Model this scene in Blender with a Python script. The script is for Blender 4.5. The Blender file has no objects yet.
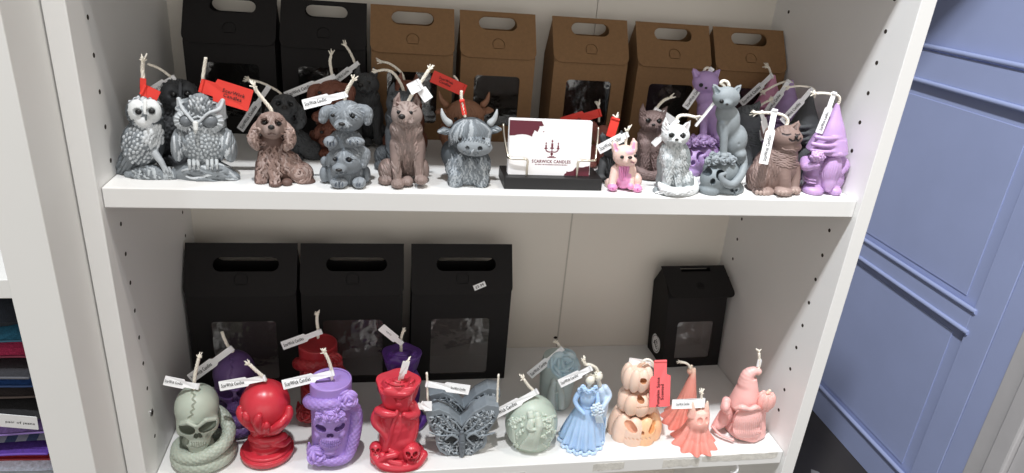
# Shop shelf of figurine candles in front of paper gift boxes; millimetres inside, metres in Blender.
import bpy, bmesh, math, random
import numpy as np
from mathutils import Matrix, Vector, geometry

random.seed(7)
SC = bpy.context.scene
COL = SC.collection
MM = 0.001
SHELF_H = 1100.0            # height of the upper shelf above the floor
GAP = 345.8                 # upper shelf top to lower shelf top
W_PX, H_PX = 1024, 473

# ------------------------------------------------------------------ camera
F_PX = 684.955
CAM = np.array([255.074, -624.495, 230.791])
YAW, PITCH, ROLL = 0.1940, 0.4050, 0.0840
_cy, _sy = math.cos(YAW), math.sin(YAW)
_cp, _sp = math.cos(PITCH), math.sin(PITCH)
_cr, _sr = math.cos(ROLL), math.sin(ROLL)
_r0 = np.array([_cy, -_sy, 0.0])
_u0 = np.array([_sy * _sp, _cy * _sp, _cp])
FWD = np.array([_sy * _cp, _cy * _cp, -_sp])
RIGHT = _cr * _r0 + _sr * _u0
UP = -_sr * _r0 + _cr * _u0

def ray(u, v):
    return FWD + RIGHT * ((u - W_PX / 2) / F_PX) - UP * ((v - H_PX / 2) / F_PX)

def on_z(u, v, z):
    d = ray(u, v); return CAM + d * ((z - CAM[2]) / d[2])

def on_y(u, v, y):
    d = ray(u, v); return CAM + d * ((y - CAM[1]) / d[1])

def on_x(u, v, x):
    d = ray(u, v); return CAM + d * ((x - CAM[0]) / d[0])

def w2b(p):
    return Vector((p[0] * MM, p[1] * MM, (p[2] + SHELF_H) * MM))

cam_data = bpy.data.cameras.new('camera')
cam = bpy.data.objects.new('camera', cam_data); COL.objects.link(cam)
m = Matrix.Identity(4)
for i in range(3):
    m[i][0] = RIGHT[i]; m[i][1] = UP[i]; m[i][2] = -FWD[i]
m.translation = w2b(CAM)
cam.matrix_world = m
cam_data.sensor_width = 36.0
cam_data.lens = 36.0 * F_PX / W_PX
cam_data.clip_start = 0.01
SC.camera = cam

# ------------------------------------------------------------------ colours and materials
def lin(h):
    if isinstance(h, (tuple, list)): return tuple(h[:3])
    h = h.lstrip('#'); o = []
    for i in (0, 2, 4):
        c = int(h[i:i + 2], 16) / 255.0
        o.append(c / 12.92 if c <= 0.04045 else ((c + 0.055) / 1.055) ** 2.4)
    return tuple(o)

_mats = {}
def mat(name, color='#808080', rough=0.5, noise=0.0, nscale=60.0, bump=0.0, bscale=300.0, metal=0.0,
        sss=0.0, attr=False, alpha=1.0, coat=0.0, trans=0.0, spec=0.5):
    if name in _mats: return _mats[name]
    m = bpy.data.materials.new(name); m.use_nodes = True
    nt = m.node_tree; b = nt.nodes['Principled BSDF']
    c = lin(color)
    b.inputs['Base Color'].default_value = (*c, 1)
    b.inputs['Roughness'].default_value = rough
    b.inputs['Metallic'].default_value = metal
    b.inputs['Alpha'].default_value = alpha
    b.inputs['Coat Weight'].default_value = coat
    b.inputs['Transmission Weight'].default_value = trans
    b.inputs['Specular IOR Level'].default_value = spec
    if sss > 0:
        b.inputs['Subsurface Weight'].default_value = sss
        b.inputs['Subsurface Radius'].default_value = (1.0, 0.5, 0.35)
        b.inputs['Subsurface Scale'].default_value = 0.004
    tc = nt.nodes.new('ShaderNodeTexCoord')
    src = None
    if attr:
        a = nt.nodes.new('ShaderNodeAttribute'); a.attribute_name = 'Col'; src = a.outputs['Color']
    if noise > 0:
        n = nt.nodes.new('ShaderNodeTexNoise'); n.inputs['Scale'].default_value = nscale
        n.inputs['Detail'].default_value = 4
        nt.links.new(tc.outputs['Object'], n.inputs['Vector'])
        mr = nt.nodes.new('ShaderNodeMapRange')
        mr.inputs['From Min'].default_value = 0.3; mr.inputs['From Max'].default_value = 0.7
        mr.inputs['To Min'].default_value = 1 - noise; mr.inputs['To Max'].default_value = 1 + noise
        nt.links.new(n.outputs['Fac'], mr.inputs['Value'])
        mx = nt.nodes.new('ShaderNodeMix'); mx.data_type = 'RGBA'; mx.blend_type = 'MULTIPLY'
        mx.inputs['Factor'].default_value = 1
        if src: nt.links.new(src, mx.inputs[6])
        else: mx.inputs[6].default_value = (*c, 1)
        nt.links.new(mr.outputs['Result'], mx.inputs[7]); src = mx.outputs[2]
    if src: nt.links.new(src, b.inputs['Base Color'])
    if bump > 0:
        n2 = nt.nodes.new('ShaderNodeTexNoise'); n2.inputs['Scale'].default_value = bscale
        n2.inputs['Detail'].default_value = 3
        nt.links.new(tc.outputs['Object'], n2.inputs['Vector'])
        bp = nt.nodes.new('ShaderNodeBump'); bp.inputs['Strength'].default_value = bump
        bp.inputs['Distance'].default_value = 0.001
        nt.links.new(n2.outputs['Fac'], bp.inputs['Height']); nt.links.new(bp.outputs['Normal'], b.inputs['Normal'])
    _mats[name] = m
    return m

def wax(color, rough=0.5, sss=0.0, bump=0.15, coat=0.0):
    return mat('wax_' + str(color).lstrip('#') + '_%d' % int(rough * 100), color, rough, 0.10, 90, bump, 500, sss=sss, coat=coat)

WAX_PAINTED = mat('wax_painted', rough=0.62, noise=0.08, nscale=120, bump=0.2, bscale=600, attr=True)
WAX_SMOOTH = mat('wax_smooth', rough=0.42, noise=0.04, nscale=60, bump=0.05, bscale=300, attr=True, sss=0.12)
WAX_GLOSSY = mat('wax_glossy', rough=0.3, noise=0.05, nscale=60, bump=0.06, bscale=250, attr=True, sss=0.08)
EYE_BLACK = mat('eye_black', '#0c0b0c', 0.3)
WICK = mat('wick_cotton', '#efe8da', 0.9, 0.12, 900, 0.4, 1500)
PAPER_WHITE = mat('paper_white', '#efeff0', 0.6, 0.02, 80)
PAPER_RED = mat('paper_red', '#e2382b', 0.6, 0.03, 80)
PAPER_CORAL = mat('paper_coral', '#f2686b', 0.6, 0.03, 80)
INK = mat('ink_black', '#141416', 0.7)
INK_MAROON = mat('ink_maroon', '#6d1730', 0.6)

# ------------------------------------------------------------------ objects
def new_mesh(name, V, F, material, parent=None, smooth=True, cols=None):
    me = bpy.data.meshes.new(name)
    if isinstance(F, np.ndarray):
        n = len(V); me.vertices.add(n); me.vertices.foreach_set('co', np.asarray(V, np.float32).ravel())
        k = F.shape[1]; me.loops.add(F.size); me.loops.foreach_set('vertex_index', F.astype(np.int32).ravel())
        me.polygons.add(len(F))
        me.polygons.foreach_set('loop_start', np.arange(0, F.size, k, dtype=np.int32))
        me.update(calc_edges=True); me.validate()
    else:
        me.from_pydata([tuple(map(float, v)) for v in V], [], [tuple(f) for f in F]); me.update()
    if smooth is True:
        me.polygons.foreach_set('use_smooth', np.ones(len(me.polygons), bool))
    if cols is not None and len(cols) == len(me.vertices):
        a = me.color_attributes.new('Col', 'FLOAT_COLOR', 'POINT')
        c4 = np.ones((len(cols), 4), np.float32); c4[:, :3] = cols
        a.data.foreach_set('color', c4.ravel())
    me.materials.append(material)
    o = bpy.data.objects.new(name, me); COL.objects.link(o)
    if parent: o.parent = parent
    return o

def tag_props(o, label=None, cat=None, group=None, kind=None):
    if label: o['label'] = label
    if cat: o['category'] = cat
    if group: o['group'] = group
    if kind: o['kind'] = kind
    return o

def empty(name, label, cat, loc_mm, rotz=0.0, group=None):
    o = bpy.data.objects.new(name, None); COL.objects.link(o)
    o.empty_display_size = 0.01
    o.location = w2b(loc_mm); o.rotation_euler = (0, 0, rotz)
    return tag_props(o, label, cat, group)

class MB:
    """collects simple shapes into one mesh, vertices in mm"""
    def __init__(s): s.V = []; s.F = []
    def add(s, V, F):
        b = len(s.V); s.V += [tuple(v) for v in V]; s.F += [tuple(i + b for i in f) for f in F]
    def box(s, x0, y0, z0, x1, y1, z1, bev=0.0):
        bm = bmesh.new(); bmesh.ops.create_cube(bm, size=1)
        for v in bm.verts:
            v.co = Vector(((x0 + x1) / 2 + v.co.x * (x1 - x0), (y0 + y1) / 2 + v.co.y * (y1 - y0), (z0 + z1) / 2 + v.co.z * (z1 - z0)))
        if bev > 0: bmesh.ops.bevel(bm, geom=bm.edges[:], offset=bev, segments=2, profile=0.5, affect='EDGES')
        bm.verts.index_update()
        s.add([tuple(v.co) for v in bm.verts], [[v.index for v in f.verts] for f in bm.faces]); bm.free()
        return s
    def plate(s, outer, holes, t, org, ax, ay):
        """flat sheet with holes, thickness t, standing at org with in-plane axes ax, ay"""
        org = np.array(org, float); ax = np.array(ax, float); ay = np.array(ay, float); n = np.cross(ax, ay)
        loops = [list(outer)] + [list(h) for h in holes]
        flat = [p for l in loops for p in l]
        tris = geometry.tessellate_polygon([[Vector((p[0], p[1], 0)) for p in l] for l in loops])
        N = len(flat)
        V = [org + ax * p[0] + ay * p[1] + n * (t / 2) for p in flat] + [org + ax * p[0] + ay * p[1] - n * (t / 2) for p in flat]
        F = []
        for a, b, c in tris:
            A, B, C_ = flat[a], flat[b], flat[c]
            if (B[0] - A[0]) * (C_[1] - A[1]) - (B[1] - A[1]) * (C_[0] - A[0]) < 0: a, b, c = a, c, b
            F.append((a, b, c)); F.append((a + N, c + N, b + N))
        o = 0
        for l in loops:
            k = len(l)
            ar = sum(l[i][0] * l[(i + 1) % k][1] - l[(i + 1) % k][0] * l[i][1] for i in range(k))
            hole = l is not loops[0]
            for i in range(k):
                j = (i + 1) % k; a, b = o + i, o + j
                q = (a, a + N, b + N, b)
                if (ar < 0) != hole: q = q[::-1]
                F.append(q)
            o += k
        s.add(V, F); return s
    def tube(s, pts, rad, n=8, closed_ends=True, squash=None):
        pts = [np.array(p, float) for p in pts]
        if not isinstance(rad, (list, tuple)): rad = [rad] * len(pts)
        V = []; F = []
        up = None
        for i, p in enumerate(pts):
            t = pts[min(i + 1, len(pts) - 1)] - pts[max(i - 1, 0)]; t = t / (np.linalg.norm(t) + 1e-9)
            if up is None:
                up = np.array([0, 0, 1.0]) if abs(t[2]) < 0.9 else np.array([1.0, 0, 0])
            a = up - t * (up @ t); a /= np.linalg.norm(a) + 1e-9; up = a
            b = np.cross(t, a)
            for j in range(n):
                th = 2 * math.pi * j / n
                V.append(p + (a * math.cos(th) + b * math.sin(th)) * rad[i])
        for i in range(len(pts) - 1):
            for j in range(n):
                k = (j + 1) % n
                F.append((i * n + j, i * n + k, (i + 1) * n + k, (i + 1) * n + j))
        if closed_ends:
            F.append(tuple(range(n - 1, -1, -1))); F.append(tuple((len(pts) - 1) * n + j for j in range(n)))
        s.add(V, F); return s
    def ball(s, c, r, nu=14, nv=9, rot=None):
        r = np.array(r if isinstance(r, (list, tuple)) else (r, r, r), float); c = np.array(c, float)
        V = [c + (rot @ np.array([0, 0, r[2]]) if rot is not None else np.array([0, 0, r[2]]))]; F = []
        for i in range(1, nv):
            ph = math.pi * i / nv
            for j in range(nu):
                th = 2 * math.pi * j / nu
                q = np.array([math.sin(ph) * math.cos(th), math.sin(ph) * math.sin(th), math.cos(ph)]) * r
                V.append(c + (rot @ q if rot is not None else q))
        q = np.array([0, 0, -r[2]]); V.append(c + (rot @ q if rot is not None else q))
        for j in range(nu): F.append((0, 1 + j, 1 + (j + 1) % nu))
        for i in range(nv - 2):
            for j in range(nu):
                a = 1 + i * nu + j; b = 1 + i * nu + (j + 1) % nu
                F.append((a, a + nu, b + nu, b))
        L = len(V) - 1; o = 1 + (nv - 2) * nu
        for j in range(nu): F.append((o + j, L, o + (j + 1) % nu))
        s.add(V, F); return s
    def build(s, name, material, parent=None, smooth=False, origin=(0, 0, 0), world=False):
        """world=True: vertices are shelf coordinates; the object sits at 'origin'"""
        O = np.array(origin, float)
        V = (np.array(s.V, float) - O) * MM
        o = new_mesh(name, V, s.F, material, parent, smooth)
        if world: o.location = w2b(O)
        if smooth == 'auto':
            for p in o.data.polygons: p.use_smooth = True
            o.data.set_sharp_from_angle(angle=math.radians(35))
        return o

def rrect(x0, y0, x1, y1, r, n=5, corners=(1, 1, 1, 1)):
    out = []
    for (cx, cy, a0), on in zip(((x1 - r, y0 + r, -90), (x1 - r, y1 - r, 0), (x0 + r, y1 - r, 90), (x0 + r, y0 + r, 180)), (corners[1], corners[2], corners[3], corners[0])):
        if not on:
            out.append({-90: (x1, y0), 0: (x1, y1), 90: (x0, y1), 180: (x0, y0)}[a0]); continue
        for i in range(n + 1):
            th = math.radians(a0 + 90 * i / n); out.append((cx + r * math.cos(th), cy + r * math.sin(th)))
    return out

def spline(pts, n=6):
    """Catmull-Rom through points of any dimension"""
    P = [np.array(p, float) for p in pts]
    if len(P) < 3: return [P[0] + (P[-1] - P[0]) * t for t in np.linspace(0, 1, n + 1)]
    Q = [2 * P[0] - P[1]] + P + [2 * P[-1] - P[-2]]; out = []
    for i in range(1, len(Q) - 2):
        for k in range(n):
            t = k / n
            out.append(0.5 * ((2 * Q[i]) + (-Q[i - 1] + Q[i + 1]) * t + (2 * Q[i - 1] - 5 * Q[i] + 4 * Q[i + 1] - Q[i + 2]) * t * t
                              + (-Q[i - 1] + 3 * Q[i] - 3 * Q[i + 1] + Q[i + 2]) * t ** 3))
    out.append(P[-1]); return out

_txt = {}
def text_geo(body, align='CENTER', spacing=1.0, bold=0.0):
    key = (body, align, spacing, bold)
    if key in _txt: return _txt[key]
    cu = bpy.data.curves.new('t', 'FONT'); cu.body = body; cu.size = 1.0; cu.align_x = align; cu.align_y = 'CENTER'
    cu.resolution_u = 2; cu.space_line = spacing; cu.offset = bold; cu.space_character = 1.12
    o = bpy.data.objects.new('t', cu); COL.objects.link(o)
    dg = bpy.context.evaluated_depsgraph_get(); dg.update()
    me = bpy.data.meshes.new_from_object(o.evaluated_get(dg))
    V = np.array([v.co[:] for v in me.vertices]); F = [tuple(p.vertices) for p in me.polygons]
    bpy.data.objects.remove(o); bpy.data.curves.remove(cu); bpy.data.meshes.remove(me)
    _txt[key] = (V, F); return V, F

def lettering(parent, body, org, xa, ya, width, height=None, ink=None, align='CENTER', spacing=1.0, bold=0.0, name='lettering'):
    """flat printed words lying on a surface; org = centre, xa / ya = unit axes (mm)"""
    V, F = text_geo(body, align, spacing, bold)
    lo, hi = V.min(0), V.max(0); sz = hi - lo
    s = width / sz[0]; sy = s if height is None else height / sz[1]
    c = (lo + hi) / 2
    org, xa, ya = (np.array(a, float) for a in (org, xa, ya)); n = np.cross(xa, ya)
    W = [(org + xa * ((v[0] - c[0]) * s) + ya * ((v[1] - c[1]) * sy) + n * 0.12) * MM for v in V]
    return new_mesh(name, W, F, ink or INK, parent, smooth=False)

# ------------------------------------------------------------------ sculpting: signed distance fields + surface nets
_CORN = np.array([[i, j, k] for i in (0, 1) for j in (0, 1) for k in (0, 1)])
_EDG = [(a, b) for a in range(8) for b in range(a + 1, 8) if np.abs(_CORN[a] - _CORN[b]).sum() == 1]

def surface_nets(F, C, org, h):
    ins = F < 0
    cnt = sum(ins[i:ins.shape[0] - 1 + i, j:ins.shape[1] - 1 + j, k:ins.shape[2] - 1 + k].astype(np.int8) for i, j, k in _CORN)
    act = (cnt > 0) & (cnt < 8)
    I = np.argwhere(act); idx = np.full(act.shape, -1, np.int64); idx[act] = np.arange(len(I))
    vals = np.stack([F[I[:, 0] + c[0], I[:, 1] + c[1], I[:, 2] + c[2]] for c in _CORN], 1)
    pos = np.zeros((len(I), 3)); num = np.zeros(len(I))
    for a, b in _EDG:
        va, vb = vals[:, a], vals[:, b]; mk = (va < 0) != (vb < 0)
        t = np.where(mk, va / np.where(mk, va - vb, 1), 0)
        pos += mk[:, None] * (_CORN[a] + t[:, None] * (_CORN[b] - _CORN[a])); num += mk
    loc = pos / num[:, None]
    V = org + (I + loc) * h
    faces = []
    for ax in range(3):
        s0 = [slice(None)] * 3; s1 = [slice(None)] * 3; s0[ax] = slice(0, -1); s1[ax] = slice(1, None)
        A = ins[tuple(s0)]; B = ins[tuple(s1)]; E = np.argwhere(A != B)
        o1, o2 = [(1, 2), (2, 0), (0, 1)][ax]
        E = E[(E[:, o1] > 0) & (E[:, o2] > 0) & (E[:, o1] < ins.shape[o1] - 1) & (E[:, o2] < ins.shape[o2] - 1)]
        q = []
        for d1, d2 in ((1, 1), (0, 1), (0, 0), (1, 0)):
            c = E.copy(); c[:, o1] -= d1; c[:, o2] -= d2; q.append(idx[c[:, 0], c[:, 1], c[:, 2]])
        q = np.stack(q, 1); fl = A[E[:, 0], E[:, 1], E[:, 2]]
        q[~fl] = q[~fl][:, ::-1]; faces.append(q)
    Fq = np.concatenate(faces); Fq = Fq[(Fq >= 0).all(1)]
    r = np.clip(np.rint(I + loc).astype(int), 0, np.array(F.shape) - 1)
    return V, Fq, C[r[:, 0], r[:, 1], r[:, 2]]

def rotm(rx=0, ry=0, rz=0):
    return np.array(Matrix.Rotation(math.radians(rz), 3, 'Z') @ Matrix.Rotation(math.radians(ry), 3, 'Y') @ Matrix.Rotation(math.radians(rx), 3, 'X'))

class Sculpt:
    """ops in local mm: ellipsoids, tapered strokes, outlines; joined smoothly, carved, coloured"""
    def __init__(s, color, voxel=0.75):
        s.ops = []; s.color = np.array(lin(color), np.float32); s.h = voxel
    def col(s, c): return s.color if c is None else np.array(lin(c), np.float32)
    def ell(s, c, r, rot=None, k=1.5, color=None, cut=False):
        s.ops.append(('e', np.array(c, float), np.array(r, float), rot, k, s.col(color), cut)); return s
    def path(s, pts, rad, k=1.5, color=None, cut=False):
        if len(pts) < 2: return s
        s.ops.append(('p', np.array(pts, float), np.array(rad, float), None, k, s.col(color), cut)); return s
    def mark(s): s.nb = len(s.ops); return s
    def box(s, c, half, rot=None, rnd=0.5, k=0.5, color=None, cut=False):
        s.ops.append(('b', np.array(c, float), np.array(half, float), (rot, rnd), k, s.col(color), cut)); return s
    def outline(s, pts, y0, y1, k=0.5, color=None, cut=False, rnd=0.6):
        s.ops.append(('o', np.array(pts, float), (y0, y1), rnd, k, s.col(color), cut)); return s
    def lathe(s, c, prof, fold=None, k=1.0, color=None, cut=False):
        """prof: [(z, r)...] from low to high about a vertical axis; fold(theta, z) adds to the radius"""
        s.ops.append(('l', np.array(c, float), np.array(prof, float), fold, k, s.col(color), cut)); return s
    def bounds(s, op):
        t, a, b = op[0], op[1], op[2]
        if t == 'e': R = b.max(); return a - R, a + R
        if t == 'p': return (a - b[:, None]).min(0), (a + b[:, None]).max(0)
        if t == 'b': R = np.linalg.norm(b); return a - R, a + R
        if t == 'o':
            return np.array([a[:, 0].min(), b[0], a[:, 1].min()]), np.array([a[:, 0].max(), b[1], a[:, 1].max()])
        if t == 'l':
            R = b[:, 1].max() * 1.25; return a + [-R, -R, b[0, 0]], a + [R, R, b[-1, 0]]
    def dist(s, op, X, Y, Z):
        t, a, b, ex = op[0], op[1], op[2], op[3]
        if t == 'e':
            x, y, z = X - a[0], Y - a[1], Z - a[2]
            if ex is not None:
                R = ex.T; x, y, z = (R[0, 0] * x + R[0, 1] * y + R[0, 2] * z, R[1, 0] * x + R[1, 1] * y + R[1, 2] * z, R[2, 0] * x + R[2, 1] * y + R[2, 2] * z)
            k0 = np.sqrt((x / b[0]) ** 2 + (y / b[1]) ** 2 + (z / b[2]) ** 2) + 1e-6
            k1 = np.sqrt((x / b[0] ** 2) ** 2 + (y / b[1] ** 2) ** 2 + (z / b[2] ** 2) ** 2) + 1e-6
            return k0 * (k0 - 1) / k1
        if t == 'p':
            d = None
            for i in range(len(a) - 1):
                p, q = a[i], a[i + 1]; v = q - p; L = v @ v + 1e-9
                x, y, z = X - p[0], Y - p[1], Z - p[2]
                hh = np.clip((x * v[0] + y * v[1] + z * v[2]) / L, 0, 1)
                e = np.sqrt((x - hh * v[0]) ** 2 + (y - hh * v[1]) ** 2 + (z - hh * v[2]) ** 2) - (b[i] + (b[i + 1] - b[i]) * hh)
                d = e if d is None else np.minimum(d, e)
            return d
        if t == 'b':
            R, rnd = ex
            x, y, z = X - a[0], Y - a[1], Z - a[2]
            if R is not None:
                R = R.T; x, y, z = (R[0, 0] * x + R[0, 1] * y + R[0, 2] * z, R[1, 0] * x + R[1, 1] * y + R[1, 2] * z, R[2, 0] * x + R[2, 1] * y + R[2, 2] * z)
            qx, qy, qz = np.abs(x) - b[0] + rnd, np.abs(y) - b[1] + rnd, np.abs(z) - b[2] + rnd
            return np.sqrt(np.maximum(qx, 0) ** 2 + np.maximum(qy, 0) ** 2 + np.maximum(qz, 0) ** 2) + np.minimum(np.maximum(np.maximum(qx, qy), qz), 0) - rnd
        if t == 'o':
            x, z = X[:, :1, :] + 0 * Z[:, :1, :], Z[:, :1, :] + 0 * X[:, :1, :]
            d = np.full(x.shape, 1e9); sg = np.ones(x.shape); n = len(a)
            for i in range(n):
                p, q = a[i], a[i - 1]; e = q - p; wx, wz = x - p[0], z - p[1]
                tt = np.clip((wx * e[0] + wz * e[1]) / (e @ e + 1e-9), 0, 1)
                d = np.minimum(d, (wx - e[0] * tt) ** 2 + (wz - e[1] * tt) ** 2)
                c1, c2, c3 = z >= p[1], z < q[1], e[0] * wz > e[1] * wx
                fl = (c1 & c2 & c3) | (~c1 & ~c2 & ~c3); sg = np.where(fl, -sg, sg)
            d = sg * np.sqrt(d) + ex
            dy = np.abs(Y - (b[0] + b[1]) / 2) - (b[1] - b[0]) / 2 + ex
            return np.sqrt(np.maximum(d, 0) ** 2 + np.maximum(dy, 0) ** 2) + np.minimum(np.maximum(d, dy), 0) - ex
        if t == 'l':
            x, y, z = X - a[0], Y - a[1], Z - a[2]
            rr = np.sqrt(x * x + y * y); R = np.interp(z.ravel(), b[:, 0], b[:, 1]).reshape(z.shape)
            sl = np.gradient(b[:, 1], b[:, 0]) if len(b) > 1 else np.zeros(len(b))
            S = np.interp(z.ravel(), b[:, 0], np.abs(sl)).reshape(z.shape)
            if ex is not None: R = R + ex(np.arctan2(y, x), z)
            d = (rr - R) / np.sqrt(1 + np.minimum(S, 3.0) ** 2)
            dz = np.maximum(b[0, 0] - z, z - b[-1, 0])
            return np.maximum(d, dz)
    def mesh(s, name, material, parent, floor=None, warp=None, grade=None):
        """floor: flat cut at that local height; warp(X, Y, Z) -> distance offset for surface texture"""
        B = [s.bounds(o) for o in s.ops if not o[6]]
        lo = np.min([b[0] for b in B], 0) - 2.5 * s.h; hi = np.max([b[1] for b in B], 0) + 2.5 * s.h
        n = np.ceil((hi - lo) / s.h).astype(int) + 1
        ax = [(lo[i] + np.arange(n[i]) * s.h).astype(np.float32) for i in range(3)]
        F = np.full(tuple(n), 50.0, np.float32); C = np.empty(tuple(n) + (3,), np.float32); C[:] = s.color
        for op in s.ops:
            k = op[4]; b0, b1 = s.bounds(op); mrg = k + 3 * s.h
            i0 = np.clip(np.floor((b0 - mrg - lo) / s.h).astype(int), 0, n - 1); i1 = np.clip(np.ceil((b1 + mrg - lo) / s.h).astype(int) + 1, 1, n)
            if (i1 <= i0).any(): continue
            sl = tuple(slice(i0[j], i1[j]) for j in range(3))
            X = ax[0][sl[0]][:, None, None]; Y = ax[1][sl[1]][None, :, None]; Z = ax[2][sl[2]][None, None, :]
            d = s.dist(op, X, Y, Z + 0 * X + 0 * Y if op[0] == 'l' else Z); f = F[sl]
            d = np.broadcast_to(d, f.shape)
            if op[6]:
                nd = -d; hh = np.maximum(k - np.abs(f - nd), 0) / max(k, 1e-6)
                g = np.maximum(f, nd) + hh * hh * k / 4
                mk = nd > f - 0.3 * s.h
            else:
                hh = np.maximum(k - np.abs(f - d), 0) / max(k, 1e-6)
                g = np.minimum(f, d) - hh * hh * k / 4
                mk = d < f
            F[sl] = g
            c = C[sl]; c[mk] = op[5]
        if warp is not None:
            X = ax[0][:, None, None]; Y = ax[1][None, :, None]; Z = ax[2][None, None, :]
            nb = np.abs(F) < 4; w = np.broadcast_to(warp(X, Y, Z), F.shape); F[nb] += w[nb]
        if floor is not None:
            F = np.maximum(F, (floor - ax[2])[None, None, :])
        F[0] = F[-1] = 5; F[:, 0] = F[:, -1] = 5; F[:, :, 0] = F[:, :, -1] = 5
        V, Q, CC = surface_nets(F, C, lo, s.h)
        if floor is not None: V[:, 2] = np.maximum(V[:, 2], floor)
        if grade:          # dyed from one colour at the foot to another at the tip: [(height, colour), ...]
            zz = [g[0] for g in grade]; cc = np.array([lin(g[1]) for g in grade])
            CC = np.stack([np.interp(V[:, 2], zz, cc[:, i]) for i in range(3)], 1)
        return new_mesh(name, V * MM, Q, material, parent, True, CC)

class Fig:
    """a figurine on a shelf: an Empty at its base; crop = (u0, v0, scale) of the photo view it was measured in"""
    def __init__(s, name, label, cat, base, shelf, half, crop=(0, 0, 1.0), group=None, sunk=0.0):
        s.crop = crop; s.zs = 0.0 if shelf == 'upper' else -GAP
        u, v = s.uv(*base); p = on_z(u, v, s.zs)
        s.org = np.array([p[0], p[1] + half, s.zs]); s.half = half
        s.k = ((s.org - CAM) @ FWD) / F_PX / crop[2]          # mm per crop pixel
        s.root = empty(name, label, cat, s.org, 0, group); s.core = []
    def uv(s, x, y): return s.crop[0] + x / s.crop[2], s.crop[1] + y / s.crop[2]
    def P(s, x, y, d=0.0):
        u, v = s.uv(x, y); return on_y(u, v, s.org[1] + d * s.k) - s.org
    def keep(s, o): s.core.append(o); return o
    # sculpt strokes in crop pixels: x, y as seen, d = depth (negative towards the viewer)
    def e(s, S, x, y, d, w, h, t, rot=0, k=6, color=None, cut=False, pitch=0, yaw=0):
        S.ell(s.P(x, y, d), np.array([w, t, h]) * s.k, rotm(pitch, rot, yaw) if (rot or pitch or yaw) else None, k * s.k, color, cut)
    def p(s, S, pts, k=4, color=None, cut=False, n=0):
        Q = [list(s.P(*q[:3])) + [q[3] * s.k] for q in pts]
        if n: Q = [list(q) for q in spline(Q, n)]
        Q = np.array(Q); S.path(Q[:, :3], np.maximum(Q[:, 3], 0.15), k * s.k, color, cut)
    def l(s, S, x, d, prof, fold=None, k=4, color=None, cut=False, ref=None, front=False):
        """turned shape on a vertical axis through crop (x, ref); prof = (y, r) from bottom to top;
        front: y is read on the surface nearest the viewer instead of on the side outline"""
        ym = ref if ref is not None else (prof[0][0] + prof[-1][0]) / 2
        c = s.P(x, ym, d); S.lathe((c[0], c[1], 0), [(s.P(x, y, d - (r if front else 0))[2], r * s.k) for y, r in prof], fold, k * s.k, color, cut)
    def carve(s, S, x, y, w, h, t, rot=0, color=None, k=1.5, inn=0.35):
        """hollow sunk into the visible surface at crop (x, y)"""
        p = s.snap(S, [(x, y)])[0]
        if np.isnan(p[0]): return
        D = ray(*s.uv(x, y)); D = D / np.linalg.norm(D)
        S.ell(p + D * t * inn * s.k, np.array([w, t, h]) * s.k, rotm(0, rot, 0), k * s.k, color, True)
    def skull(s, S, x, y, d, r, color=None, dark=None, yaw=0, jaw=True):
        s.e(S, x, y - r * .25, d, r * .85, r * .8, r * .9, k=r * .2, color=color)
        s.e(S, x + yaw * r * .1, y + r * .3, d - r * .5, r * .62, r * .45, r * .5, k=r * .25, color=color)
        if jaw: s.e(S, x + yaw * r * .15, y + r * .7, d - r * .5, r * .4, r * .32, r * .4, k=r * .2, color=color)
        for sx in (-1, 1): s.carve(S, x + sx * r * .33 + yaw * r * .15, y + r * .12, r * .23, r * .2, r * .3, rot=-12 * sx, k=r * .06, color=dark or color)  # eye hollows tinted darker, painting shade into them
        s.carve(S, x + yaw * r * .18, y + r * .44, r * .09, r * .13, r * .2, k=r * .05, color=dark or color)
        if jaw:
            for i in range(-2, 3): s.stroke(S, [(x + yaw * r * .15 + i * r * .13, y + r * .62), (x + yaw * r * .15 + i * r * .12, y + r * .82)], r * .04, r * .03, dark or color, cut=True, n=0)
    def snake(s, pts, rad, material, name='snake', scale=3.2, color=None):
        """scaly coil: pts in local mm, rad = list of radii"""
        Q = np.array(spline([list(p) + [r] for p, r in zip(pts, rad)], 16)); C_ = Q[:, :3]; R = Q[:, 3]
        n = 44; seg = np.linalg.norm(np.diff(C_, axis=0), axis=1); A = np.concatenate([[0], np.cumsum(seg)])
        m_ = max(20, int(A[-1] / 0.55)); t = np.linspace(0, A[-1], m_)
        C_ = np.stack([np.interp(t, A, C_[:, i]) for i in range(3)], 1); R = np.interp(t, A, R)
        T = np.gradient(C_, axis=0); T /= np.linalg.norm(T, axis=1)[:, None] + 1e-9
        up = np.array([0, 0, 1.0]); V = []
        for i in range(m_):
            a = up - T[i] * (up @ T[i]); a /= np.linalg.norm(a) + 1e-9; up = a; b = np.cross(T[i], a)
            th = np.linspace(0, 2 * np.pi, n, endpoint=False)
            nv = max(6, round(2 * math.pi * R.max() / scale)); u = t[i] / scale * 0.5; v = th / (2 * np.pi) * nv / 2
            h = np.minimum(np.abs(np.sin(np.pi * (u * 1.0 + v))), np.abs(np.sin(np.pi * (u * 1.0 - v))))
            rr = R[i] * (1 - 0.07) + np.minimum(h, 0.5) / 0.5 * min(0.9, R[i] * 0.13)
            V.append(C_[i] + (np.cos(th)[:, None] * a + np.sin(th)[:, None] * b) * rr[:, None])
        V = np.concatenate(V); I = np.arange((m_ - 1) * n).reshape(m_ - 1, n); J = np.roll(I, -1, 1)
        F = np.stack([I, J, J + n, I + n], -1).reshape(-1, 4)
        V = np.concatenate([V, [C_[0]], [C_[-1]]]); nv = len(V)
        F = [tuple(q) for q in F] + [(nv - 2, (j + 1) % n, j) for j in range(n)] + [(nv - 1, (m_ - 1) * n + j, (m_ - 1) * n + (j + 1) % n) for j in range(n)]
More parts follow.
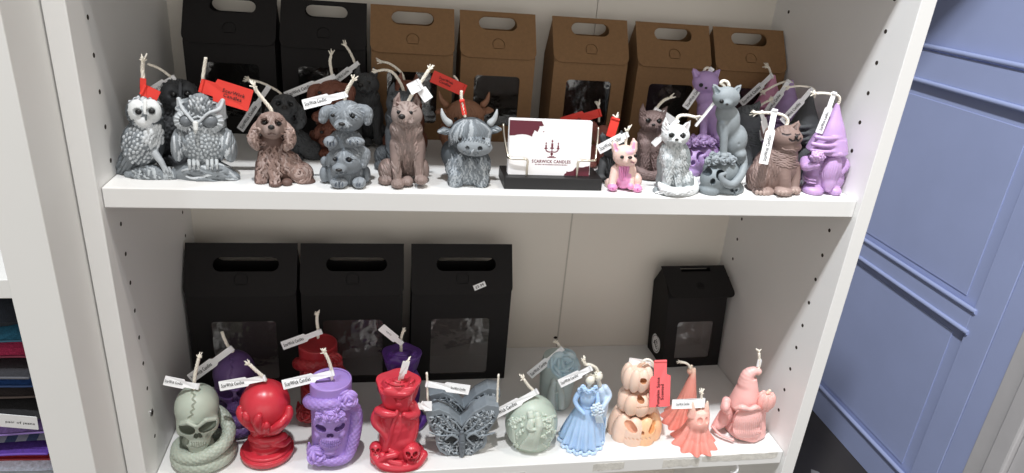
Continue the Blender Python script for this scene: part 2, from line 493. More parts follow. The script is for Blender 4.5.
        return s.keep(new_mesh(name, V * MM, F, material, s.root, True, np.tile(np.array(lin(color or '#808080')), (nv, 1))))
    def ball(s, name, x, y, d, w, h, t, material, rot=0):
        m = MB().ball(s.P(x, y, d), (w * s.k, t * s.k, h * s.k), rot=rotm(0, rot, 0) if rot else None)
        return s.keep(m.build(name, material, s.root, smooth=True))
    def eyes(s, pts, r, material=None):
        for q in pts: s.ball('eye', q[0], q[1], q[2], r, r * 0.85, r * 0.7, material or EYE_BLACK)
    def rose(s, S, x, y, d, r, color=None, nrm=(0, -1, 0.35), rings=3, k=1.0):
        """open rose facing nrm: cupped petals in rings round a spiral bud"""
        c = s.P(x, y, d); R = r * s.k; n = np.array(nrm, float); n /= np.linalg.norm(n)
        a = np.cross(n, [0, 0, 1.0]); a /= np.linalg.norm(a); b = np.cross(a, n)
        S.ell(c - n * R * 0.25, np.array([R * 0.85, R * 0.5, R * 0.85]), None, 0.6, color)
        Rn = np.stack([a, n, b], 1)
        big = R > 8
        for i in range(rings - 1, -1, -1):
            f_ = (i + 0.9) / rings; np_ = 3 + i; rr = R * 0.66 * f_ + R * .06
            for j in range(np_):
                th = 2 * math.pi * j / np_ + i * 0.8 + x
                p = c + (a * math.cos(th) + b * math.sin(th)) * rr + n * R * (0.34 - 0.5 * f_)
                loc = np.array(Matrix.Rotation(-th, 3, 'Y')) @ np.array(Matrix.Rotation(math.radians(-38 + 26 * (1 - f_)), 3, 'Z'))
                S.ell(p, np.array([R * .17, R * .36, R * (.34 + .16 * f_)]), Rn @ loc, R * 0.02, color)
                # crease between this petal and the ones inside it
                g = c + (a * math.cos(th) + b * math.sin(th)) * (rr - R * .2) + n * R * (0.62 - 0.5 * f_)
                pts = [c + (a * math.cos(th + q) + b * math.sin(th + q)) * (rr - R * .17) + n * R * (0.52 - 0.5 * f_) for q in np.linspace(-1.0, 1.0, 6) * (1.1 / (1 + .35 * i))]
                S.path(pts, [R * .05] * 6, R * 0.03, color, True)
        sp = [c + (a * math.cos(q) + b * math.sin(q)) * R * .05 * q / 1.6 + n * R * (.46 - .03 * q) for q in np.linspace(0.2, 6.5, 18)]
        S.path(sp, [R * .075] * 18, R * .02, color)
    def shingles(s, S, c, r, rows, az=(-150, 150), el=(-70, 70), size=8, colors=None, lift=0.0, jit=0.15, rot=None, long=1.5, k=0.6, tip=None):
        """overlapping feathers on an ellipsoid (centre and radii in crop pixels); az 0 faces the viewer"""
        C0 = s.P(*c); rr = np.array([r[0], r[2], r[1]]) * s.k; sz = size * s.k
        for i in range(rows):
            e0 = math.radians(el[0] + (el[1] - el[0]) * i / max(rows - 1, 1))
            circ = 2 * math.pi * max(rr[0], rr[1]) * math.cos(e0) * (az[1] - az[0]) / 360
            nn = max(2, int(circ / (sz * 1.55)))
            for j in range(nn):
                A = math.radians(az[0] + (az[1] - az[0]) * (j + (0.5 if i % 2 else 0.0)) / nn + random.uniform(-4, 4))
                q = np.array([math.sin(A) * math.cos(e0), -math.cos(A) * math.cos(e0), math.sin(e0)]) * rr
                nrm = q / rr ** 2; nrm /= np.linalg.norm(nrm)
                if rot is not None: q = rot @ q; nrm = rot @ nrm
                f = 1 + random.uniform(-jit, jit)
                tilt = rotm(math.degrees(math.atan2(nrm[2], math.hypot(nrm[0], nrm[1]))) * -1.0 - 16, 0, math.degrees(math.atan2(nrm[0], -nrm[1])))
                S.ell(C0 + q + nrm * lift * s.k, np.array([sz * f, sz * 0.45, sz * long * f]), tilt, k * s.k * 3, random.choice(colors) if colors else None)
                if tip is not None:
                    dn = tilt @ np.array([0, 0, -1.0])
                    S.ell(C0 + q + nrm * (lift * s.k + sz * 0.18) + dn * sz * long * f * 0.55, np.array([sz * f * 0.72, sz * 0.34, sz * 0.5]), tilt, k * s.k, tip)
    def snap(s, S, pts, off=0.0):
        """crop pixels -> points on the sculpted surface facing the viewer (local mm)"""
        D = np.array([ray(*s.uv(x, y)) for x, y in pts]); D /= np.linalg.norm(D, axis=1)[:, None]
        O = CAM - s.org; t = np.array([((s.org[1] - s.half * 2.2 - 25) - CAM[1]) / d[1] for d in D])
        ops = S.ops[:S.nb] if getattr(S, 'nb', 0) else S.ops
        def field(p):
            X, Y, Z = (p[:, i].reshape(-1, 1, 1) for i in range(3)); F = np.full(X.shape, 50.0)
            for op in ops:
                d = S.dist(op, X, Y, Z); k = op[4]
                if op[6]: F = np.maximum(F, -d)
                else: hh = np.maximum(k - np.abs(F - d), 0) / max(k, 1e-6); F = np.minimum(F, d) - hh * hh * k / 4
            return F.ravel()
        hit = np.zeros(len(D), bool)
        for _ in range(70):
            d = field(O + D * t[:, None]); hit |= d < 0.15; t = t + np.where(hit, 0, np.clip(d * 0.8, 0.05, 8))
        p = O + D * (t - off)[:, None]
        for i in np.where(~hit)[0]: p[i] = np.nan
        return p
    def stroke(s, S, pts, r, k=1.5, color=None, cut=False, n=3, off=0.0):
        """a stroke drawn on the surface: pts = (x, y) in crop pixels, r = radius or radii"""
        if n and len(pts) > 2: pts = [tuple(q) for q in spline(pts, n)]
        Q = s.snap(S, pts, off * s.k); ok = ~np.isnan(Q[:, 0])
        if ok.sum() < 2: return
        R = np.full(len(pts), r, float) if np.isscalar(r) else np.interp(np.linspace(0, 1, len(pts)), np.linspace(0, 1, len(r)), r)
        S.path(Q[ok], np.maximum(R[ok] * s.k, 0.15), k * s.k, color, cut)
    def fur(s, S, cx, cy, rx, ry, n, flow, length, r, colors=None, k=1.2, wave=0.0, off=0.0, seed=1, wl=1.0):
        """n relief strands inside an ellipse of the crop, following flow(x, y)"""
        rnd = random.Random(seed); P_ = []
        m_ = 6
        for i in range(n):
            rr = math.sqrt((i + 0.5) / n); th = i * 2.39996 + seed
            x, y = cx + rx * rr * math.cos(th), cy + ry * rr * math.sin(th)
            L = length * rnd.uniform(0.75, 1.25); ph = rnd.uniform(0, 6.28)
            for j in range(m_):
                dx, dy = flow(x, y); q = math.hypot(dx, dy) + 1e-6; dx, dy = dx / q, dy / q
                w_ = wave * math.sin(ph + j * 1.5 * wl)
                P_.append((x - dy * w_, y + dx * w_)); x += dx * L / (m_ - 1); y += dy * L / (m_ - 1)
        Q = s.snap(S, P_, off * s.k).reshape(n, m_, 3)
        for i in range(n):
            q = Q[i]; ok = ~np.isnan(q[:, 0])
            if ok.sum() < 3: continue
            q = q[ok]
            st = np.linalg.norm(np.diff(q, axis=0), axis=1); cutat = np.where(st > 3.0 * length * s.k / (m_ - 1))[0]
            if len(cutat): q = q[:cutat[0] + 1]
            if len(q) < 2: continue
            R = np.interp(np.linspace(0, 1, len(q)), [0, .3, .7, 1], [r * .6, r, r * .95, r * .45]) * s.k
            S.path(q, R, k * s.k, rnd.choice(colors) if colors else None)

def wick(fig, pts, r=1.15, fray=True, rel=None):
    r *= 1.18
    """cotton wick: pts are (u, v, d) in the figure's crop pixels"""
    Q = [fig.P(*q) for q in pts]; Q = spline(Q, 6); b = MB()
    for s_ in range(3):
        tw = []
        for i, q in enumerate(Q):
            th = i * 0.9 + s_ * 2.094; tw.append(q + np.array([math.cos(th), math.sin(th), 0.3 * math.sin(th)]) * r * 0.42)
        b.tube(tw, r * 0.68, 6)
    if fray:
        d = Q[-1] - Q[-2]; d /= np.linalg.norm(d) + 1e-9
        for i in range(13):
            w = np.array([random.uniform(-1, 1), random.uniform(-1, 1), random.uniform(-1, 1)])
            e = Q[-1] + d * random.uniform(3.0, 5.4) + w * 3.3
            b.tube([Q[-1] - d * 0.6, Q[-1] + d * 1.3 + w * 0.9, e], [0.85, 0.72, 0.5], 5)
    return b.build('wick', WICK, fig.root, smooth=True)

def paper_tag(fig, a, t, w=6.5, body='ScarWick Candles', paper=None, label=None, stem=0.36, flip=False, lines=1, roll=0.0,
              tw=None, bend=1.0, upright=False, shoulder=True, band=True, face=(0.0, -1.0, 0.28)):
    """folded paper flag on a wick: a = wick point, t = tip (crop pixels + depth)"""
    paper = paper or PAPER_WHITE
    A = fig.P(*a); T = fig.P(*t); ax = T - A; L = np.linalg.norm(ax); ax = ax / L
    n = np.array(face, float); n[0] += roll
    n = n - ax * (n @ ax); n /= np.linalg.norm(n); by = np.cross(n, ax)
    w *= 1.15 if fig.zs == 0 else 1.32; st = stem * L; hw = w / 2; sw = hw * 0.62 if shoulder else hw
    top = [(-1.2, sw), (st * 0.9, sw), (st * 1.02, hw), (L - 0.5, hw), (L, hw - 0.5)]
    pts = [(-1.2, -sw), (st, -sw), (st * 1.1, -hw), (L - 0.5, -hw), (L, -hw + 0.5)] + top[::-1]
    b = MB(); b.plate(pts, [], 0.35, A, ax, by)
    V = np.array(b.V)
    q = (V - A) @ ax / L
    b.V = [tuple(v + n * bend * (4 * x * (1 - x))) for v, x in zip(V, np.clip(q, 0, 1))]
    if band:
        ring = []
        for i in range(11):
            th = 2 * math.pi * i / 10
            ring.append(A + ax * (math.cos(th) * 1.7 - 1.0) + n * (math.sin(th) * 1.7))
        bv = []; bf = []
        for i, q in enumerate(ring): bv += [q - by * sw * 0.95, q + by * sw * 0.95]
        for i in range(10): bf.append((2 * i, 2 * i + 2, 2 * i + 3, 2 * i + 1))
        b.add(bv, bf)
    o = b.build('tag', paper, fig.root)
    if label: o['label'] = label
    if body:
        xa = ax if flip else -ax
        ya = np.cross(n, xa)
        mid = A + ax * ((st * 1.08 + L) / 2) + n * (0.22 + bend * 0.86)
        if tw is None: tw = (L - st * 1.12) * 0.86
        Vt, Ft = text_geo(body, 'CENTER', 0.95, 0.015)
        lt = lettering(o, body, mid, xa, ya, tw, None if lines > 1 else min(tw * 0.17, w * 0.42), INK, bold=0.015, spacing=0.95)
    return o

def clone(src, label, base, shelf, material=None, crop=(0, 0, 1.0), rotz=0.0, scale=1.0, group=None, skip=()):
    """another candle from the same mould: copies of the source's parts under a new Empty"""
    n = src.root.name.split('.')[0]
    f = Fig(n, label, src.root['category'], base, shelf, src.half, crop, group or src.root.get('group'))
    f.root.rotation_euler = (0, 0, rotz); f.root.scale = (scale,) * 3
    for o in src.core:
        if o.name.split('.')[0] in skip: continue
        c = o.copy(); COL.objects.link(c); c.parent = f.root; f.core.append(c)
        if material is not None and o.name.split('.')[0] not in ('eye', 'nose'):
            c.material_slots[0].link = 'OBJECT'; c.material_slots[0].material = material
    if rotz or scale != 1.0:       # wicks and tags are placed in the figure's own axes
        ca, sa = math.cos(-rotz), math.sin(-rotz); P0 = f.P
        def P(x, y, d=0.0):
            q = P0(x, y, d); return np.array([q[0] * ca - q[1] * sa, q[0] * sa + q[1] * ca, q[2]]) / scale
        f.P = P
    return f
# ------------------------------------------------------------------ the shop around the shelf
def build_mm(mb, name, material, parent=None, smooth=False):
    """mb holds shelf coordinates (mm); the object's origin stays at the shelf datum"""
    o = mb.build(name, material, parent, smooth)
    if parent is None: o.location = (0, 0, SHELF_H * MM)
    return o

FLOOR_M = mat('floor_tile_dark', '#3a3633', 0.45, 0.12, 6, 0.1, 40)
BLUE = mat('blue_paint', '#a6b2da', 0.6, 0.025, 9, 0.06, 90)
GREY_TRIM = mat('grey_trim_paint', '#c6c4c5', 0.5, 0.03, 12)
PLASTER = mat('plaster_wall', '#8b8782', 0.8, 0.04, 5)
CARCASS = mat('white_melamine', '#e3e2e0', 0.42, 0.012, 14, 0.03, 250)
BACKING = mat('white_hardboard', '#d6d0c6', 0.55, 0.02, 8)
HOLE = mat('hole_dark', '#2a2019', 0.9)
STEEL = mat('screw_steel', '#a9a9a9', 0.3, metal=1.0)
RESIDUE = mat('tape_residue', '#cfccc5', 0.7, 0.12, 160, 0.4, 500)

fl = build_mm(MB().box(-900, -1600, -1120, 2300, 2600, -1100), 'floor', FLOOR_M); fl['kind'] = 'structure'
sm = MB()
for y in (340.0, 640.0): sm.box(778, y - 1.2, -1100, 1620, y + 1.2, -1099.4)
sm.box(1268, -400, -1100, 1271, 1600, -1099.4)
o = build_mm(sm, 'trim_1', mat('grout', '#5a544e', 0.8)); o['kind'] = 'structure'
o = build_mm(MB().box(-900, 330, -1100, 740, 345, 1500), 'shade_wall_back', PLASTER); o['kind'] = 'structure'  # unseen partition set close behind the bookcase, added to keep the gap dark
o = build_mm(MB().box(740, 330, -1100, 755, 1090, 1030), 'shade_wall_left', PLASTER); o['kind'] = 'structure'  # added unseen side of the recess, shuts out light from the left
o = build_mm(MB().box(740, 1090, -1100, 1637, 1105, 1030), 'shade_wall_end', PLASTER); o['kind'] = 'structure'  # added unseen end of the recess, closes it off from light
o = build_mm(MB().box(740, 300, 1010, 1637, 1090, 1025), 'shade_ceiling', PLASTER); o['kind'] = 'structure'  # low unseen cover added over the recess to cut light from above

# blue panelled wall, running towards the viewer to the right of the bookcase
XW = 1637.0
b = MB(); b.box(XW, 470, -1100, XW + 30, 1120, 1500)
o = build_mm(b, 'wall_right', BLUE); o['kind'] = 'structure'
def trim(n, mb, m=BLUE, sm=False):
    o = build_mm(mb, 'trim_%d' % n, m, smooth=sm); o['kind'] = 'structure'
T = 11.0
trim(2, MB().box(XW - T, 600, -14, XW, 1089, 58, 1.5))            # chair rail
trim(3, MB().box(XW - T, 600, -541, XW, 1089, -492, 1.5))         # lower rail
trim(4, MB().box(XW - T, 600, -1100, XW, 1089, -1010, 1.5))       # skirting rail
trim(5, MB().box(XW - T, 528, -1100, XW, 600, 1480, 1.5))         # stile
def bead(n, z, r=6.5, y0=590):
    b = MB(); pts = [(XW - T - 1, y0, z), (XW - T - 1, 1089, z)]; b.tube(pts, r, 12); trim(n, b, BLUE, 'auto')
bead(6, 66); bead(7, -20); bead(8, -488, 6); bead(9, -545, 6); bead(10, -1004, 6.5)
trim(11, MB().box(XW - 2.5, 640, -470, XW, 1089, -60, 1))         # inset panel fields
trim(12, MB().box(XW - 2.5, 640, -990, XW, 1089, -570, 1))
trim(13, MB().box(XW - 9, 468, -1100, XW + 20, 527, 1480, 1))     # board beside the stile
trim(14, MB().box(XW - 12, 424, -1100, XW + 30, 468, 1480, 2), GREY_TRIM)
trim(15, MB().box(XW - 20, 378, -1100, XW + 30, 424, 1480, 5), GREY_TRIM)
trim(16, MB().box(XW - 6, 300, -1100, XW + 30, 376, 1480, 1), GREY_TRIM)

# ------------------------------------------------------------------ the bookcase
W_IN, D_IN, TH, REC = 760.0, 264.8, 19.3, 7.0
bc = empty('bookcase', 'white bookcase with two shelves of figurine candles and gift boxes', 'bookcase', (W_IN / 2, 140, -1100))
BO = np.array([W_IN / 2, 140, -1100])
def bpart(mb, name, m, smooth=False, parent=None): return mb.build(name, m, parent or bc, smooth, origin=BO)
Z0, Z1 = -1100, 900
bpart(MB().box(-18, 0, Z0, 0, 280, Z1, 0.8), 'side_panel', CARCASS)
bpart(MB().box(W_IN, 0, Z0, W_IN + 17, 280, Z1, 0.8), 'side_panel', CARCASS)
bkp = bpart(MB().box(0, D_IN, Z0, 515, D_IN + 4, Z1).box(515.8, D_IN, Z0, W_IN, D_IN + 4, Z1), 'back_panel', BACKING)
bpart(MB().box(514.4, D_IN - 0.4, -GAP, 516.6, D_IN + 0.2, -19), 'back_panel_fold', mat('fold_line', '#b3aea5', 0.6), parent=bkp)
bpart(MB().ball((512, D_IN - 0.5, -329), (3.2, 0.9, 2.2)), 'back_panel_nick', HOLE, True, parent=bkp)
for z in (0.0, -GAP, 300.0, 620.0, -GAP - 346, Z1):
    s_ = bpart(MB().box(0.6, REC, z - TH, W_IN - 0.6, D_IN, z, 0.9), 'shelf' if z < Z1 else 'top_panel', CARCASS)
    if z == 0.0: s_['label'] = 'upper shelf board holding the animal candles'
    if z == -GAP:
        s_['label'] = 'lower shelf board with peeled tape marks on its edge'
        for (x0, x1, a, c) in ((268, 420, 0.55, 0.95), (505, 545, 0.2, 0.75), (596, 645, 0.2, 0.8), (648, 752, 0.06, 0.5)):
            n = 16; top = [(x0 + (x1 - x0) * i / n, -TH * a + random.uniform(-.9, .9)) for i in range(n + 1)]
            bot = [(x0 + (x1 - x0) * i / n, -TH * c + random.uniform(-1.2, 1.2)) for i in range(n + 1)]
            q = MB().plate(bot + top[::-1], [], 0.25, (0, REC - 0.15, z), (1, 0, 0), (0, 0, 1))
            bpart(q, 'tape_mark', RESIDUE, parent=s_)
bpart(MB().box(0, 40, Z0, W_IN, 56, -1040), 'plinth', CARCASS)
hz = [207.6 - 32 * k for k in range(0, 19)]
for x, s_ in ((0.0, 1), (W_IN, -1)):
    for z in hz:
        for y, ok in ((38.5, True), (230.0, True)):
            if abs(z) < 14 or abs(z + GAP) < 14 or z < -400 or abs(z + TH) < 4: continue
            if y > 200 and (abs(z) < 170 and z > 0): continue
            if s_ == 1 and y < 50 and abs(z + 272.4) < 1: continue
            h = MB(); h.tube([(x - s_ * 1.0, y, z), (x + s_ * 0.12, y, z)], 2.3, 12)
            bpart(h, 'pin_hole', HOLE)
sc = MB(); sc.tube([(-1, 38.5, -272.4), (1.2, 38.5, -272.4)], 4.0, 16)
scw = bpart(sc, 'screw_head', STEEL)
bpart(MB().box(1.2, 36, -273, 1.5, 41, -271.8).box(1.2, 37.9, -275, 1.5, 39.1, -269.8), 'screw_slot', HOLE, parent=scw)
hk = MB(); hk.tube(spline([(700, REC + 10, -GAP - TH), (703, REC + 4, -GAP - TH - 6), (702, REC + 3, -GAP - TH - 14), (697, REC + 8, -GAP - TH - 17)], 5), 1.8, 8)
bpart(hk, 'cable_clip', PAPER_WHITE, True)

# ------------------------------------------------------------------ neighbouring unit with folded textiles
NB = mat('white_lacquer', '#dcdbd8', 0.5, 0.012, 12, 0.02, 200)
NO = np.array([-240.0, 130.0, -1100.0])
nb = empty('shelf_unit', 'thick white shelf unit with folded cloth goods at the left edge', 'shelf unit', NO)
def npart(mb, name, m): return mb.build(name, m, nb, False, origin=NO)
npart(MB().box(-56, -60, Z0, -19.2, 320, Z1, 0.8), 'side_panel', NB)
npart(MB().box(-480, -60, Z0, -443, 320, Z1, 0.8), 'side_panel', NB)
npart(MB().box(-443, 314, Z0, -56, 320, Z1), 'back_panel', NB)
for z in (-60.0, -292.0, 330.0): npart(MB().box(-443, -56, z - 18, -56, 314, z, 0.8), 'shelf', NB)
npart(MB().box(-443, -56, Z0, -56, 314, Z0 + 60), 'plinth', NB)

# the pile of cloth goods on its middle shelf, top to bottom
def cloth_item(name, label, cat, z0, z1, col, x0, y0, rot=0.0, tilt=0.0, stripes=None, zipc=None, seed=0, width=250, depth=200):
    c = np.array([x0 - width / 2, y0 + depth / 2, z0]); h = z1 - z0
    r = empty(name, label, cat, c, math.radians(rot), None)
    if tilt: r.rotation_euler = (0, math.radians(tilt), math.radians(rot))
    rnd = random.Random(seed)
    nx, ny = 26, 14; V = []; F = []
    for s_ in (0, 1):
        for j in range(ny + 1):
            for i in range(nx + 1):
                u, v = i / nx * 2 - 1, j / ny * 2 - 1
                e = (1 - abs(u) ** 10) ** .5 * (1 - abs(v) ** 8) ** .5
                zz = h / 2 + (h / 2) * (e if s_ else -e) * (1 + .06 * math.sin(5 * u + seed) * math.cos(4 * v + seed * 2))
                V.append((u * width / 2, v * depth / 2 + 1.2 * math.sin(7 * u + seed), zz))
    N = (nx + 1) * (ny + 1)
    for j in range(ny):
        for i in range(nx):
            a = j * (nx + 1) + i; q = (a, a + 1, a + nx + 2, a + nx + 1)
            F.append(q[::-1]); F.append(tuple(x + N for x in q))
    mb = MB(); mb.add(V, F)
    m_ = mat('cloth_' + col.lstrip('#'), col, 0.9, 0.22, 320, 0.5, 900)
    if stripes:
        nt = m_.node_tree; b = nt.nodes['Principled BSDF']
        tc = nt.nodes.new('ShaderNodeTexCoord'); ck = nt.nodes.new('ShaderNodeTexChecker'); ck.inputs['Scale'].default_value = 110
        ck.inputs['Color1'].default_value = (*lin(col), 1); ck.inputs['Color2'].default_value = (*lin(stripes), 1)
        nt.links.new(tc.outputs['Object'], ck.inputs['Vector']); nt.links.new(ck.outputs['Color'], b.inputs['Base Color'])
    mb.build('cloth', m_, r, smooth=True)
    if zipc:
        z = MB(); z.tube([(u * width / 2 * .97, -depth / 2 - .2 + 1.2 * math.sin(7 * u + seed), h / 2) for u in np.linspace(-1, 1, 30)], 1.3, 6)
        z.build('zip', mat('zip_' + zipc.lstrip('#'), zipc, 0.6), r, smooth=True)
    return r, h, width, depth
PL = [('folded_jeans', 'dark navy folded cloth on top of the pile at the left edge', 'cloth', -121, -92, '#1d222c', None),
      ('cloth_pouch', 'teal cloth pouch under the navy cloth in the left pile', 'pouch', -135, -121, '#2f6f8c', '#24566c'),
      ('cloth_pouch', 'crimson pink cloth pouch in the left pile below the teal one', 'pouch', -158, -136, '#b12a52', '#6e1a34'),
      ('cloth_pouch', 'charcoal cloth pouch in the left pile directly under the pink one', 'pouch', -170, -158, '#2a2a2e', '#515156'),
      ('cloth_pouch', 'royal blue thin cloth pouch in the left pile', 'pouch', -180, -170, '#27508f', '#1d3b69'),
      ('cloth_pouch', 'dark brown cloth pouch in the left pile under the blue one', 'pouch', -199, -180.5, '#2c2422', '#463a35'),
      ('cloth_pouch', 'black cloth pouch with a white care label in the left pile', 'pouch', -221, -199.5, '#1b1a1c', None),
      ('cloth_pouch', 'lilac cloth pouch in the left pile below the white label', 'pouch', -237, -221.5, '#8f72b8', '#77609a'),
      ('folded_scarf', 'blue and grey checked cloth in the left pile under the lilac pouch', 'cloth', -247, -237.5, '#8f939b', None),
      ('cloth_pouch', 'deep purple thin pouch in the left pile above the red one', 'pouch', -254, -247.5, '#46277a', '#5c3a94'),
      ('cloth_pouch', 'red cloth pouch near the bottom of the left pile', 'pouch', -265, -254.5, '#b5242d', '#861a21'),
      ('folded_scarf', 'pale blue folded cloth at the very bottom of the left pile', 'cloth', -289, -265.5, '#c3d2e4', None)]
for i, (n_, l_, c_, z0, z1, col, zc) in enumerate(PL):
    r_, h_, w_, d_ = cloth_item(n_, l_, c_, z0, z1, col, -60, -47 + (i % 3) * 4, rot=0.0, stripes='#3c4a68' if 'checked' in l_ else None, zipc=zc, seed=i)
    if 'label' in l_ and 'black' in l_:
        q = MB(); q.plate(rrect(-22, -9, 22, 9, 1), [], .4, (w_ / 2 - 27, -d_ / 2 - 1.6, h_ / 2), (0.985, 0, -0.17), (0.16, -0.2, 0.96))
        lb = q.build('care_label', PAPER_WHITE, r_); lb['label'] = 'white care label'
        for k_, t_ in enumerate(('I used to be a', 'pair of jeans')):
            lettering(lb, t_, (w_ / 2 - 19 - k_ * .7, -d_ / 2 - 1.9, h_ / 2 + 2.2 - k_ * 4.6), np.array((0.985, 0, -0.17)), np.array((0.16, -0.2, 0.96)) , 24, bold=.01)

p_ = on_z(816, 474, -1100)
q = MB(); q.plate([(-14, -12), (16, -10), (12, 8), (-4, 20), (-12, 6)], [], .4, (0, 0, .4), (1, 0, 0), (0, 1, 0))
o = q.build('paper_scrap', mat('grey_paper', '#9a9a9c', 0.8)); o.location = w2b(p_)
tag_props(o, 'small grey paper scrap on the dark floor beside the bookcase', 'paper')
# ------------------------------------------------------------------ gable gift boxes with handle slot and window
KRAFT = mat('kraft_card', '#80603f', 0.8, 0.07, 260, 0.15, 700)
KRAFT_SHADE = mat('kraft_inner_shade', '#33281f', 0.85, 0.05, 200)  # kraft darkened to paint in the shade inside the box
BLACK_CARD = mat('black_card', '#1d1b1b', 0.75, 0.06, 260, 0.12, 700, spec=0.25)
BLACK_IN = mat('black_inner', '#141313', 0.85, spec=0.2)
FILM = mat('clear_film', '#171513', 0.1, alpha=0.35, bump=0.5, bscale=30, spec=0.9)

FILM_GLARE = mat('film_painted_glare', '#57504e', 0.14, alpha=0.5, spec=1.0, bump=0.9, bscale=22)  # grey base paints in the light reflected by the lower windows
for f_, sc_, st_ in ((FILM, 26, 0.28), (FILM_GLARE, 22, 0.8)):
    f_.node_tree.nodes['Principled BSDF'].inputs['IOR'].default_value = 2.0
    for n_ in f_.node_tree.nodes:
        if n_.type == 'BUMP': n_.inputs['Distance'].default_value = 0.006; n_.inputs['Strength'].default_value = st_

def gift_box(label, x, y, zs, w, dd, h1, H, black, rot=0.0, win=(0.2, 0.07, 0.8, 0.72), slot=(0.24, 0.27, 0.84, 0.56), slot_r=0.5,
             lift=2.5, group=None, tab=0.7, over=2.0, skew=0.0):
    """x, y = middle of the front base edge; win and slot are fractions of the front and of the flap"""
    r = empty('gift_box', label, 'gift box', (x, y, zs), math.radians(rot), group)
    card, inner = (BLACK_CARD, BLACK_IN) if black else (KRAFT, KRAFT_SHADE)
    hw = w / 2; t = 0.9; hd = dd / 2; sl = math.hypot(hd, H - h1); ca, sa = hd / sl, (H - h1) / sl
    b = MB()
    wx0, wx1 = -hw + w * win[0], -hw + w * win[2]; wz0, wz1 = h1 * win[1], h1 * win[3]
    b.plate([(-hw, 0), (hw, 0), (hw, h1), (-hw, h1)], [rrect(wx0, wz0, wx1, wz1, 5)[::-1]], t, (0, 0, 0), (1, 0, 0), (0, 0, 1))
    b.plate([(-hw, 0), (hw, 0), (hw, h1), (-hw, h1)], [], t, (0, dd, 0), (1, 0, 0), (0, 0, 1))
    side = [(0, 0), (dd, 0), (dd, h1), (hd, H - 1.2), (0, h1)]
    for sx in (-hw + t / 2, hw - t / 2): b.plate(side, [], t, (sx, 0, 0), (0, 1, 0), (0, 0, 1))
    b.plate([(-hw, 0), (hw, 0), (hw, dd), (-hw, dd)], [], t, (0, 0, t / 2), (1, 0, 0), (0, 1, 0))
    sx0, sx1 = -hw + w * slot[0], -hw + w * slot[2]; s0, s1 = sl * (1 - slot[3]), sl * (1 - slot[1])
    hole = rrect(sx0, s0, sx1, s1, (s1 - s0) * slot_r * 0.98)
    b.plate([(-hw, 0), (hw, 0), (hw, sl), (-hw, sl)], [hole[::-1]], t, (0, 0, h1), (1, 0, 0), (0, ca, sa))
    b.plate([(-hw, 0), (hw, 0), (hw, sl), (-hw, sl)], [hole[::-1]], t, (0, dd, h1), (1, 0, 0), (0, -ca, sa))
    b.build('carton', card, r)
    # dark sheet standing in for shade inside the box, seen through the window
    q = MB(); q.plate([(-hw + 2, 2), (hw - 2, 2), (hw - 2, h1 - 1), (-hw + 2, h1 - 1)], [], 0.4, (0, dd - 2, 0), (1, 0, 0), (0, 0, 1)); q.build('inner_shade_sheet', inner, r)
    # folded-over front flap with rounded lower corners
    fw = hw + 0.4 + over * 0.4; fl0 = -sl * 0.02 - over
    a2 = math.atan2(H - h1, hd) - math.radians(lift)
    fy, fz = math.cos(a2), math.sin(a2)
    topp = np.array([0, hd, H + 0.9]); org = topp - np.array([0, fy, fz]) * sl
    tz0 = sl * (1 - tab) - sl * 0.12; tz1 = tz0 + sl * 0.23; tr = sl * 0.135
    arc = [(tr * math.cos(math.radians(a)), tz0 + tr * 0.75 + tr * math.sin(math.radians(a))) for a in range(-30, 211, 20)]
    arc_in = [((tr - 0.9) * math.cos(math.radians(a)), tz0 + tr * 0.75 + (tr - 0.9) * math.sin(math.radians(a))) for a in range(-30, 211, 20)]
    f = MB(); f.plate(rrect(-fw, fl0, fw, sl, 10, corners=(1, 1, 0, 0)), [hole[::-1], (arc + arc_in[::-1])[::-1], [(-tr * .8, tz0 - .1), (tr * .8, tz0 - .1), (tr * .8, tz0 + .8), (-tr * .8, tz0 + .8)][::-1]], t, org, (1, 0, 0), (0, fy, fz))
    fo = f.build('flap', card, r)
    if lift > 5:
        d = MB(); d.plate([(p[0] * 0.72, tz0 + tr * .75 + (p[1] - tz0 - tr * .75) * 0.72) for p in arc], [], 0.3, org + np.array([0, -fz, fy]) * 0.7, (1, 0, 0), (0, fy, fz)); d.build('flap_tab', inner, fo)
    g = MB(); g.plate(rrect(wx0 - 3, wz0 - 2, wx1 + 3, wz1 + 2, 3), [], 0.15, (0, 1.0, 0), (1, 0, 0), (0, 0, 1)); wf = g.build('window_film', FILM if zs == 0 else FILM_GLARE, r)
    wf['label'] = 'clear film window'
    if skew:
        for o in list(r.children) + [c for o in r.children for c in o.children]:
            for v in o.data.vertices: v.co.x += v.co.z * skew
    return r, dict(flap=fo, org=org, fa=np.array([0, fy, fz]), sl=sl, hw=hw, dd=dd, h1=h1)

